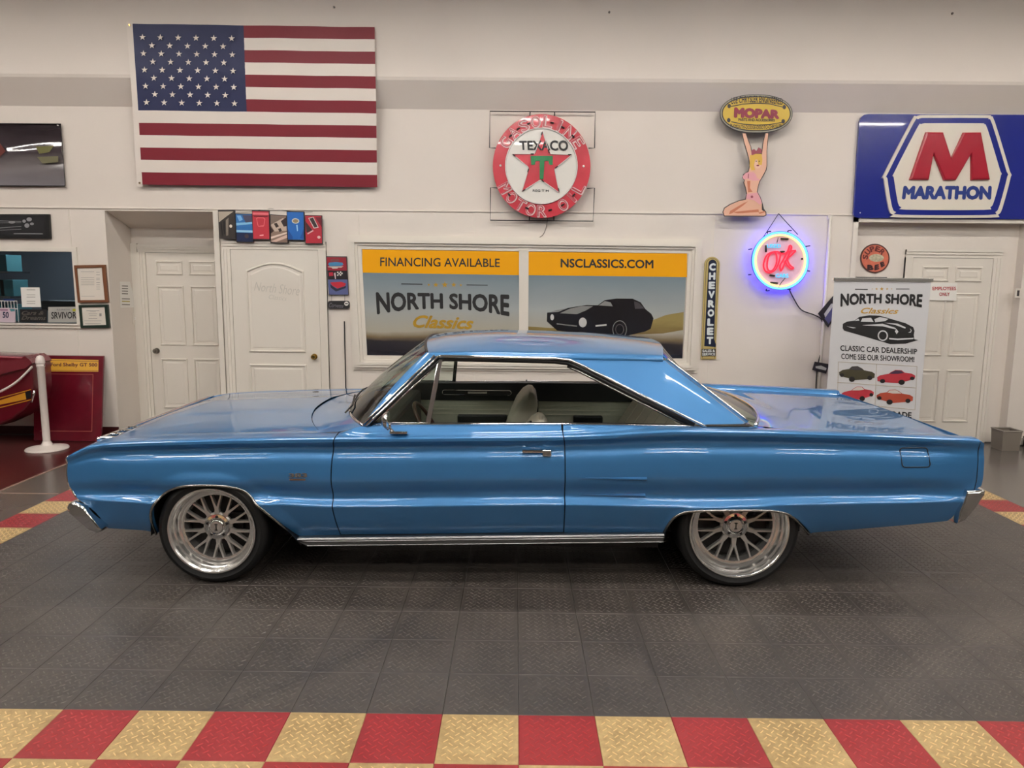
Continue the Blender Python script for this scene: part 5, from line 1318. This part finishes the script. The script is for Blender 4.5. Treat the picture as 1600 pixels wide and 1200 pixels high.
plate('printed_emblem', K3([(318, 280), (480, 272), (440, 330), (350, 345)]), YPo-.02, .0006, mat('print_lime', (104, 102, 60), .3), po); plate('printed_emblem', K3([(330, 372), (520, 366), (520, 420), (380, 432)]), YPo-.02, .0006, mat('print_lime2', (110, 106, 80), .3), po)
plate('printed_car', K3([(-100, 290), (0, 250), (50, 320), (0, 370), (-100, 380)]), YPo-.02, .0006, mat('print_rust', (104, 52, 46), .3), po)
G().lathe([(.001, -.014), (.006, -.013), (.006, 0)], onY(91, 196, YPo), 'y', 8).part('pin', M_WHITE, po)
# black framed drawing
YK = YW-.035; p_ = onY(40, 372, YK)
bf = thing('framed_drawing', 'black framed line drawing of racing cars above the office window', 'framed picture', (p_[0]-.3, YK, p_[2]))
plate('frame', K3([(-420, 884), (436, 884), (448, 1102), (-420, 1096)]), YK, .03, M_BLACK, bf)
plate('picture', K3([(-400, 900), (390, 900), (400, 1080), (-400, 1076)]), YK-.001, .001, mat('drawing_ground', (44, 44, 46), .25), bf)
M_DR = mat('drawing_line', (140, 140, 142), .4)
for y0, y1, h in ((938, 946, 5), (960, 958, 3), (1012, 990, 4), (1030, 1016, 3)): plate('drawn_line', K3([(-100, y0), (190, y1), (190, y1+h), (-100, y0+h)]), YK-.002, .001, M_DR, bf)
for cx, cy, rx, ry in ((105, 956, 30, 12), (215, 946, 16, 14), (260, 930, 24, 18), (240, 985, 22, 20), (285, 970, 18, 12)): plate('drawn_car', K3(ell(cx, cy, rx, ry, 14)), YK-.002, .001, M_DR, bf)
plate('caption_line', K3([(122, 1054), (382, 1056), (382, 1062), (122, 1060)]), YK-.002, .001, M_DR, bf)
# certificates
def cert(name, label, out, inn, fm, rows_, Y=YW-.03):
    p = onY(*out[2], Y); t = thing(name, label, 'framed picture', (p[0], Y, p[2]))
    a, b = P2(out, Y), P2(inn, Y); n = 4
    v = [(x, Y, z) for x, z in a]+[(x, Y+.028, z) for x, z in a]+[(x, Y, z) for x, z in b]+[(x, Y+.012, z) for x, z in b]
    G().add(v, [[i, (i+1) % 4, 2*n+(i+1) % 4, 2*n+i] for i in range(4)]+[[i, n+i, n+(i+1) % 4, (i+1) % 4] for i in range(4)]+[[2*n+i, 2*n+(i+1) % 4, 3*n+(i+1) % 4, 3*n+i] for i in range(4)]+[[7, 6, 5, 4]]).part('frame', fm, t)
    G().add([(x, Y+.010, z) for x, z in b], [[0, 1, 2, 3]]).part('paper', mat('certificate_paper', (226, 218, 206), .25, coat=.5), t)
    for q in rows_:
        w = [onY(*p, Y+.008) for p in q]; G().add(w, [[0, 1, 2, 3]]).part('printed_line', mat('faint_print', (150, 146, 140), .6), t)
    return t
K2 = lambda p: crop(0, 385, 8.889, p)
rws = [K2([(1115+.02*y, y), (1300+.02*y, y), (1300+.02*y, y+5), (1115+.02*y, y+5)]) for y in (350, 430, 455, 480, 505, 530, 690)]+[K2([(1330+.05*y*.3, y), (1380+.015*y, y), (1380+.015*y, y+6), (1330+.05*y*.3, y+6)]) for y in (355, 390, 440, 460, 500, 530, 560, 590)]
cert('framed_document', 'brown wood framed document beside the office window', K2([(1025, 262), (1455, 255), (1502, 778), (1080, 782)]), K2([(1062, 300), (1412, 292), (1455, 742), (1108, 748)]), mat('brown_wood', (112, 70, 44), .4), rws)
rws = [K2([(1290-w, y), (1290+w, y), (1290+w, y+6), (1290-w, y+6)]) for y, w in ((890, 90), (905, 40), (935, 60), (960, 50), (998, 60), (1030, 120), (1070, 110))]+[K2([(1380, 930), (1410, 930), (1410, 970), (1380, 970)])]
cert('framed_certificate', 'dark green framed certificate below the brown framed document', K2([(1090, 815), (1492, 808), (1518, 1130), (1120, 1134)]), K2([(1128, 845), (1450, 840), (1474, 1092), (1148, 1098)]), mat('dark_green_frame', (34, 48, 40), .35), rws)
# office window (a real opening with a dim room behind)
w2 = bpy.data.objects.new('window_2', None); COL.objects.link(w2); w2.location = (WX0+.9, YW, WZ0); struct(w2); w2['label'] = 'office window with dark glass at the far left'
g = G()
for a, b in (((WX0-.05, WZ1), (WX1+.05, WZ1+.05)), ((WX0-.05, WZ0-.05), (WX1+.05, WZ0)), ((WX1, WZ0), (WX1+.05, WZ1))): g.box((a[0], YW-.02, a[1]), (b[0], YW+.06, b[1]))
g.part('casing', M_TRIM, w2)
G().box((WX0, YW+.085, WZ0), (WX1, YW+.09, WZ1)).part('pane', glassmat('office_glass', (.80, .86, .88), 1.5), w2)
G().box((WX0, YW-.035, WZ0-.02), (WX1+.04, YW+.09, WZ0), .004).part('sill', M_TRIM, w2)
M_OFF = mat('office_wall', (132, 136, 144), .7)
struct(G().box((WX0-.6, 7.4, .3), (WX1+.35, 7.5, 2.4)).solo('wall_office', M_OFF)); struct(G().box((WX1+.12, YW+.14, .3), (WX1+.18, 7.4, 2.4)).solo('wall_office_right', M_OFF))
struct(G().box((WX0-.68, YW+.14, .3), (WX0-.6, 7.4, 2.4)).solo('wall_office_left', M_OFF)); struct(G().box((WX0-.6, YW+.14, .24), (WX1+.35, 7.4, .3)).solo('floor_office', M_OFF)); struct(G().box((WX0-.6, YW+.14, 2.4), (WX1+.35, 7.4, 2.46)).solo('ceiling_office', M_OFF))
ol = thing('office_fill_light', 'unseen ceiling lamp added to brighten the dim office', 'lamp', (WX0+.9, 6.4, 2.35)); G().box((WX0+.7, 6.3, 2.36), (WX0+1.1, 6.5, 2.4)).part('housing', M_WHITE, ol); G().box((WX0+.72, 6.32, 2.35), (WX0+1.08, 6.48, 2.36)).part('diffuser', emitmat('office_fill_light', (235, 245, 255), 45.0), ol)  # unseen lamp, added to lighten the room behind the glass
sh = thing('office_shelf', 'teal boxes stacked on shelves inside the dim office', 'shelf', (onY(10, 480, 6.3)[0], 6.3, .3))
for z_ in (1.15, 1.45, 1.75): G().box((onY(-30, 480, 6.3)[0], 6.2, z_), (onY(26, 480, 6.3)[0], 6.6, z_+.02)).part('shelf_board', M_STEEL, sh)
M_TEAL = mat('teal_box', (84, 140, 146), .5)
for k, (px, z_, w_) in enumerate(((-12, 1.17, .22), (6, 1.17, .2), (22, 1.17, .18), (0, 1.47, .26), (20, 1.47, .16), (4, 1.77, .3))):
    x_ = onY(px, 480, 6.3)[0]; G().box((x_-w_/2, 6.22, z_), (x_+w_/2, 6.5, z_+.2), .005).part('storage_box', M_TEAL, sh)
ap = onY(62, 470, 6.0)
pr_ = thing('office_printer', 'grey office machine standing behind the window glass', 'printer', (onY(98, 480, 6.0)[0], 6.0, .9))
x_ = onY(74, 480, 5.9)[0]
G().box((x_, 5.8, .9), (x_+.42, 6.2, 1.32), .02).part('body', mat('machine_grey', (120, 122, 126), .4), pr_); G().box((x_-.01, 5.79, 1.32), (x_+.43, 6.2, 1.44), .02).part('lid', M_BLACK, pr_)
G().box((x_-.05, 5.75, .3), (x_+.5, 6.25, .9)).part('stand', M_BLACK, pr_)
# things on the office window sill (in front of the pane)
YI = YW+.03; zs_ = WZ0
def flat(name, label, cat, pts, m, Y=YI, th=.004, grp=None):
    p = onY(*pts[2], Y); t = thing(name, label, cat, ((onY(*pts[0], Y)[0]+onY(*pts[1], Y)[0])/2, Y, zs_), grp); plate('plate', pts, Y, th, m, t); return t
lp1 = flat('license_plate', 'license plate ending in 50 on the office window sill', 'license plate', K2([(-120, 852), (212, 856), (212, 1058), (-120, 1052)]), mat('plate_pink', (206, 186, 196), .35))
text('50', K2([(36, 908), (122, 908), (122, 996), (36, 994)]), YI-.002, mat('plate_ink', (44, 50, 74), .4), lp1, bold=.04)
plate('printed_corner', K2([(130, 866), (205, 866), (205, 900), (150, 905)]), YI-.0015, .001, M_TEAL, lp1); plate('printed_band', K2([(0, 876), (110, 876), (110, 890), (0, 889)]), YI-.0015, .001, mat('plate_plum', (130, 70, 110), .4), lp1)
crs = flat('dreams_sign', 'small black and silver cars and dreams script sign on the sill', 'sign', K2([(276, 872), (645, 876), (645, 1054), (276, 1050)]), M_INKB, th=.01)
text('Cars &', K2([(300, 896), (610, 896), (610, 950), (300, 950)]), YI-.002, M_CHROME, crs, bold=.03, shear=.35); text('Dreams', K2([(296, 960), (640, 964), (640, 1024), (296, 1020)]), YI-.002, M_CHROME, crs, bold=.03, shear=.35)
lp2 = flat('license_plate', 'grey SRVIVOR license plate on the office window sill', 'license plate', K2([(668, 842), (1064, 838), (1064, 1054), (668, 1056)]), mat('plate_grey', (176, 174, 168), .35))
text('SRVIVOR', K2([(712, 912), (1060, 908), (1060, 1002), (712, 1006)]), YI-.002, M_INKB, lp2, bold=.02); text('ILLINOIS', K2([(790, 868), (970, 866), (970, 888), (790, 890)]), YI-.002, mat('plate_faint', (110, 110, 116), .4), lp2, bold=.01); plate('sticker', K2(ell(1030, 884, 26, 20, 14)), YI-.0015, .001, mat('sticker_yellow', (186, 184, 60), .4), lp2)
pa = flat('price_sheet', 'white paper sheet taped inside the office window', 'paper', K2([(286, 570), (548, 570), (570, 842), (306, 842)]), M_PAPER, Y=YW+.075, th=.002)
for y in (600, 670, 700, 760, 790): plate('printed_line', K2([(370, y), (490, y), (490, y+7), (370, y+7)]), YW+.0745, .0005, mat('faint_print', (150, 146, 140), .6), pa)
bk = thing('wire_basket', 'white wire basket with a blue marker on the office sill', 'basket', (onY(10, 470, YW+.06)[0], YW+.06, zs_))
a, b = onY(-12, 470, YW+.055), onY(29, 495, YW+.055)
for z_ in (a[2], (a[2]+b[2])/2): G().tube([(a[0], YW+.05, z_), (b[0], YW+.05, z_)], .004, 5).part('basket_rim', M_WHITE, bk)
for i in range(9):
    x_ = lerp(a[0], b[0], i/8); G().tube([(x_, YW+.05, a[2]), (x_, YW+.05, zs_+.001)], .0025, 5).part('basket_wire', M_WHITE, bk)
G().box((onY(7, 465, YW+.06)[0], YW+.045, a[2]+.004), (onY(23, 465, YW+.06)[0], YW+.055, a[2]+.018)).part('marker', mat('marker_blue', (40, 60, 120), .4), bk)
# recess side wall: notice and switch
def onside(pts, X, off=.004): return [(lambda q: (X+off, q[1], q[2]))(onX(a, b, X+off)) for a, b in pts]
q = onside(K7s, XL0) if False else onside([(187.5, 440), (203, 440), (213.5, 480), (188.5, 481)], XL0)
nt_ = thing('paper_notice', 'paper notice with a folded corner on the recess side wall', 'paper', tuple(np.mean(q, axis=0)))
G().add(q, [[0, 1, 2, 3]]).add([p+np.array((-.003, 0, 0)) for p in map(np.array, q)], [[3, 2, 1, 0]]).part('sheet', M_PAPER, nt_)
for k, y in enumerate((446, 450, 454, 458, 466, 470, 475)):
    w = onside([(190.5, y), (200+(k > 3)*3, y+.4), (200+(k > 3)*3, y+1.8), (190.5, y+1.5)], XL0, .0055); G().add(w, [[0, 1, 2, 3]]).part('printed_line', mat('notice_yellow' if k == 5 else 'notice_ink', (180, 160, 60) if k == 5 else (120, 116, 108), .6), nt_)
q = onside([(206, 489), (212, 489), (213, 506), (207, 506)], XL0, .0)
sw = thing('light_switch', 'white wall switch plate beside the recessed door', 'switch', tuple(np.mean(q, axis=0)))
y0, y1, z0, z1 = q[0][1], q[1][1], q[2][2], q[0][2]
G().box((XL0, y0, z0), (XL0+.006, y1, z1), .002).part('plate', M_TRIM, sw); G().box((XL0+.005, (y0+y1)/2-.008, (z0+z1)/2-.015), (XL0+.016, (y0+y1)/2+.008, (z0+z1)/2+.015)).part('toggle', M_WHITE, sw)
# Shelby board leaning on the wall
KS_ = lambda p: crop(0, 540, 6.667, p)
zt_ = onY(110, 557, 5.06)[2]
a0 = onZ(49, 690, 0); a1 = onZ(157, 690.5, 0); tl2 = onY(52, 556, YW-.04); tr2 = onY(161.5, 557, YW-.04)
xl_, xr2 = onY(50, 600, 5.05)[0], onY(160, 600, 5.05)[0]; Yb, Yt = 4.83, YW-.035
bo = thing('display_board', 'maroon 1969 Ford Shelby GT 500 board leaning on the wall', 'sign', ((xl_+xr2)/2, Yb, 0))
ang = lambda z: lerp(Yb, Yt, z/zt_)
def bplane(px, py, d=0.0):
    # point of the leaning board under a pixel
    dr = ray(px, py); n = np.array((0, zt_, -(Yt-Yb))); n = n/np.linalg.norm(n); p0 = np.array((0, Yb, 0))-n*d
    return CAM+dr*(np.dot(p0-CAM, n)/np.dot(dr, n))
def bpoly(name, pts, d, m): return G().add([bplane(*p, d) for p in pts], [list(range(len(pts)))]).part(name, m, bo)
bt = [bplane(*p) for p in KS_([(350, 102), (1078, 110), (1052, 1010), (350, 1010)])]
bt[2][2] = bt[3][2] = .0; bt[2][1] = bt[3][1] = Yb
bk_ = [p+np.array((0, .022, .003)) for p in bt]
G().add(bt+bk_, [[0, 1, 2, 3], [7, 6, 5, 4], [0, 4, 5, 1], [1, 5, 6, 2], [2, 6, 7, 3], [3, 7, 4, 0]]).part('board', mat('board_maroon', (92, 12, 28), .18, noise=(6, .12), coat=.5), bo)
bpoly('gold_strip', KS_([(330, 135), (1026, 150), (1024, 272), (330, 268)]), .002, mat('board_gold', (214, 160, 44), .35))
M_BRD = mat('board_ink', (84, 20, 24), .4); M_BLN = mat('board_line', (150, 66, 52), .4)
for q in ([(330, 150), (1026, 163), (1026, 167), (330, 154)], [(330, 256), (1024, 260), (1024, 264), (330, 260)]): bpoly('strip_rule', KS_(q), .0035, M_BRD)
uv, f = glyphs('1969 Ford Shelby GT 500', .03); qa = np.array(KS_([(400, 176), (1014, 182), (1014, 230), (400, 226)]))
part('lettering', [bplane(*(qa[0]*(1-u)*w+qa[1]*u*w+qa[2]*u*(1-w)+qa[3]*(1-u)*(1-w)), .004+dl) for u, w, dl in uv], f, M_BRD, bo)
for q in ([(416, 290), (972, 298), (972, 303), (416, 295)], [(966, 298), (972, 298), (960, 896), (954, 896)], [(416, 886), (960, 890), (960, 896), (416, 892)]): bpoly('border_line', KS_(q), .003, M_BLN)
# stanchion and rope
bx, by = onZ(74, 702, -.01)[:2]
stz = onY(56, 555, by)[2]
sn = thing('rope_stanchion', 'white plastic rope post on a round base at the left', 'post', (bx, by, -.012))
M_POST = mat('white_plastic', (224, 214, 206), .35)
G().lathe([(.001, -.012), (.19, -.012), (.195, -.002), (.188, .010), (.12, .024), (.055, .036), (.042, .06), (.036, .075)], (bx, by, 0), 'z', 36).part('base', M_POST, sn, smooth=40)
G().lathe([(.034, .06), (.034, stz-.12), (.038, stz-.115), (.038, stz-.09), (.034, stz-.085)], (bx, by, 0), 'z', 24).part('pole', M_POST, sn, smooth=40)
G().lathe([(.034, stz-.085), (.042, stz-.08), (.042, stz-.06), (.040, stz-.05), (.038, stz-.03), (.025, stz-.008), (.001, stz)], (bx, by, 0), 'z', 24).part('cap', M_POST, sn, smooth=40)
G().tube([(bx+.04*math.cos(a), by-.0, stz-.10+.025*math.sin(a)) for a in np.linspace(0, 2*PI, 12, endpoint=False)], .003, 5, closed=True).part('eye_ring', M_WIRE, sn)
ra = onY(52, 573, by); rb_ = onY(0, 612, by-.05)
base_r = [ra+np.array((-.01, 0, 0)), lerp(ra, rb_, .5)+np.array((0, 0, -.025)), rb_, rb_+(rb_-ra)*.8+np.array((0, 0, .09)), rb_+(rb_-ra)*1.8+np.array((0, 0, .22))]
cl = smooth_line(base_r, 16); strands = G()
for ph in (0, 2*PI/3, 4*PI/3):
    strands.tube([p+.0065*np.array((0, math.cos(ph+i*1.1), math.sin(ph+i*1.1))) for i, p in enumerate(cl)], .0075, 6)
strands.solo('barrier_rope', M_POST, 'white twisted barrier rope swinging left from the post', 'rope', smooth=180)
# maroon car tail behind the rope
YT0 = 4.50
KT = lambda p: KS_(p)
prof_px = KT([(-900, 60), (-500, 80), (-200, 92), (250, 108), (300, 140), (335, 200), (345, 330), (352, 460), (325, 590), (250, 680), (130, 770), (0, 835), (-300, 850), (-900, 850)])
pz = P2(prof_px, YT0); c_ = np.mean(pz, axis=0); rows = []
red = thing('parked_car', 'tail of a maroon classic car with a gold side stripe at the left edge', 'car', (onY(-60, 640, YT0)[0], YT0+.2, -.012))
M_MAR = mat('maroon_paint', (104, 8, 28), .3, .3, 1.0)
for dy, k in ((.0, .93), (.012, .97), (.05, 1.0), (.29, 1.0)):
    rows.append([(lerp(c_[0], x, k), YT0+dy, lerp(c_[1], z, k)) for x, z in pz])
gg = G().grid([r+[r[0]] for r in rows]); n = len(pz)+1
gg.f.append(list(range(n-1))); gg.f.append([3*n+i for i in range(n-1)][::-1])
gg.part('body', M_MAR, red, smooth=30)
tp = lambda nm, pts, d, m: plate(nm, KT(pts), YT0-d, .004, m, red)
G().prism(P2(KT([(-900, 150), (0, 160), (215, 145), (250, 108), (300, 140), (335, 185), (260, 240), (225, 245), (0, 300), (-900, 320)]), YT0-.03), 'y', YT0-.03, YT0+.28).part('tail_spoiler', mat('maroon_spoiler', (124, 42, 52), .25, .3, 1.0), red)
tp('side_stripe', [(-900, 700), (0, 570), (260, 490), (272, 560), (20, 612), (-900, 780)], .006, mat('stripe_gold', (206, 142, 40), .3))
tp('stripe_line', [(-900, 670), (0, 540), (320, 455), (322, 462), (0, 550), (-900, 682)], .006, MATS['stripe_gold']); tp('stripe_line', [(-900, 810), (20, 636), (320, 560), (322, 568), (24, 644), (-900, 824)], .006, MATS['stripe_gold'])
tp('side_reflector', [(262, 488), (318, 470), (320, 545), (274, 558)], .008, M_BLACK)
G().tube([onY(*p, YT0-.01) for p in KT([(355, 470), (350, 520), (330, 590)])], .012, 8).part('bumper_end', M_CHROME, red, smooth=180)
G().lathe([(.001, -.05), (.2, -.05), (.32, -.04), (.33, .1), (.2, .12), (.001, .12)], (onY(-180, 700, YT0)[0], YT0+.2, .318), 'y', 32).part('tyre', M_RUBBER, red, smooth=40)

# ================================================================== RIGHT SIDE BITS
YE = YR-.03; q = [(1454, 443), (1497, 443), (1495, 477), (1453, 476)]
q = [(1453, 442), (1496, 442), (1494, 470), (1452, 469)]
emp = thing('employees_notice', 'white EMPLOYEES ONLY paper sign on the right door', 'paper', (onY(1474, 470, YE)[0], YE, onY(1474, 470, YE)[2]))
plate('sheet', q, YE, .002, M_PAPER, emp)
M_RINK = mat('red_ink', (176, 44, 52), .5)
text('EMPLOYEES', [(1457, 448), (1494, 448), (1494, 453.5), (1457, 453.5)], YE-.001, M_RINK, emp, bold=.03); text('ONLY', [(1467.5, 457), (1484, 457), (1484, 462.5), (1467.5, 462.5)], YE-.001, M_RINK, emp, bold=.03)
# conduit with two cards tucked behind it
a, b = onY(1294, 338, YW-.02), onY(1281, 640, YW-.02)
xm = (a[0]+b[0])/2
con = thing('wall_conduit', 'thin white conduit pipe running down the wall beside the banner', 'pipe', (xm, YW-.015, .0))
G().tube([(xm, YW-.018, .0), (xm, YW-.018, a[2])], .016, 10).part('pipe', M_TRIM, con, smooth=180)
G().box((xm-.028, YW-.012, a[2]-.03), (xm+.028, YW, a[2]+.012), .004).part('bracket', M_TRIM, con); G().box((xm-.028, YW-.012, 1.2), (xm+.028, YW, 1.22), .004).part('bracket', M_TRIM, con)
def card(label, pts, rot, cols, Y):
    t = thing('photo_card', label, 'photo', tuple(np.mean([onY(*p, Y) for p in pts], axis=0)), 'photo cards beside the banner')
    plate('card', pts, Y, .003, mat('card_dark', (44, 42, 46), .3), t)
    def U(P): Q = [np.array(p) for p in pts]; return [tuple(Q[0]*(1-u)*(1-v)+Q[1]*u*(1-v)+Q[2]*u*v+Q[3]*(1-u)*v) for u, v in P]
    for P, c in cols: plate('picture_shape', U(P), Y-.001, .001, mat('ink_%d_%d_%d' % c, c, .35), t)
card('tilted dark car photo tucked between conduit and banner', [(1278, 490), (1302, 462), (1318, 476), (1294, 512)], 0, [([(.1, .5), (.9, .45), (.95, .9), (.1, .9)], (92, 92, 140)), ([(.2, .3), (.7, .25), (.8, .45), (.15, .5)], (190, 190, 196))], YW-.04)
card('small car photo low on the conduit above the trunk', [(1273, 565), (1296, 569), (1291, 584), (1269, 578)], 0, [([(.15, .5), (.5, .3), (.9, .45), (.9, .7), (.2, .7)], (196, 196, 192))], YW-.04)
# dark frame edge peeping over the banner
dk = thing('wall_picture', 'dark picture frame mostly hidden behind the banner top', 'framed picture', (onY(1362, 470, YR-.02)[0], YR-.02, onY(1362, 500, YR-.02)[2]))
plate('frame', [(1338, 432.5), (1386, 433), (1386, 500), (1338, 500)], YR-.02, .018, M_BLACK, dk); plate('picture', [(1341, 436), (1383, 436), (1383, 497), (1341, 497)], YR-.021, .001, mat('hidden_print', (190, 184, 172), .5), dk)
# waste bin and rag by the right wall
b0 = onZ(1546, 697, 0); b1 = onZ(1574, 702, 0)
bn = thing('waste_bin', 'grey square waste bin on the floor by the right wall', 'bin', ((b0[0]+.10), 4.98, -.012))
x_, y_ = b0[0]+.11, 4.97; h_ = .20
G().add([(x_-.09, y_-.09, -.012), (x_+.09, y_-.09, -.012), (x_+.09, y_+.09, -.012), (x_-.09, y_+.09, -.012), (x_-.10, y_-.10, h_), (x_+.10, y_-.10, h_), (x_+.10, y_+.10, h_), (x_-.10, y_+.10, h_)], [[3, 2, 1, 0], [0, 1, 5, 4], [1, 2, 6, 5], [2, 3, 7, 6], [3, 0, 4, 7]]).part('bin_body', mat('bin_grey', (116, 108, 98), .5), bn)
G().tube([(x_-.1, y_-.1, h_), (x_+.1, y_-.1, h_), (x_+.1, y_+.1, h_), (x_-.1, y_+.1, h_), (x_-.1, y_-.1, h_)], .008, 6).part('bin_rim', mat('bin_rim_grey', (140, 132, 122), .5), bn)
rx_, ry_ = onZ(1587, 700, 0)[:2]
bm = bmesh.new(); bmesh.ops.create_icosphere(bm, subdivisions=3, radius=.085)
rnd_ = random.Random(3)
for v in bm.verts:
    k = 1+.35*math.sin(v.co.x*70+v.co.z*40)*math.cos(v.co.y*60); v.co *= k*(.85+.3*rnd_.random()); v.co.z = max(v.co.z*.75, -.04)
me = bpy.data.meshes.new('crumpled_rag'); bm.to_mesh(me); bm.free()
rg = link('crumpled_rag', me, mat('rag_cloth', (186, 182, 176), .8), None, (rx_+.10, ry_-.16, .028)); tag(rg, 'crumpled pale rag on the floor beside the waste bin', 'rag')
db = onZ(1602, 704, 0)
dx = thing('dark_toolbox', 'low dark box on the floor at the right edge behind the rag', 'box', (db[0]+.12, db[1]+.12, -.012))
G().box((db[0]+.14, db[1]+.05, -.012), (db[0]+.50, db[1]+.25, .09), .01).part('box_body', M_BLACK, dx); G().box((db[0]+.135, db[1]+.045, .085), (db[0]+.505, db[1]+.255, .105), .006).part('box_lid', mat('box_lid_grey', (88, 80, 72), .5), dx)
# wall switch plate low on the right pier
p_ = onY(1590, 458, YW); sk = thing('wall_outlet', 'small plate on the wall at the right edge', 'outlet', tuple(p_)); G().box((p_[0]-.03, YW-.008, p_[2]-.05), (p_[0]+.03, YW, p_[2]+.05), .003).part('plate', M_TRIM, sk); G().box((p_[0]-.012, YW-.011, p_[2]-.03), (p_[0]+.012, YW-.007, p_[2]+.03)).part('receptacle', M_PDG, sk)
# dent / junction marks high on the wall
for px, py in ((522, 11), (952, 19), (1488, 21)):
    p = onY(px, py, YW-.155); G().lathe([(.001, -.012), (.010, -.012), (.012, .02)], (p[0], YW-.15, p[2]), 'y', 10).part('nail', mat('nail_grey', (120, 112, 104), .5), wall)
# thin dark cable hanging between door and poster window
a, b = onY(538, 502, YW-.012), onY(541, 606, YW-.012)
G().tube([(a[0], YW-.012, a[2]), (a[0], YW-.012, .1)], .006, 6).solo('antenna_cable', M_WIRE, 'thin dark cable running straight down the wall beside the poster window', 'cable')
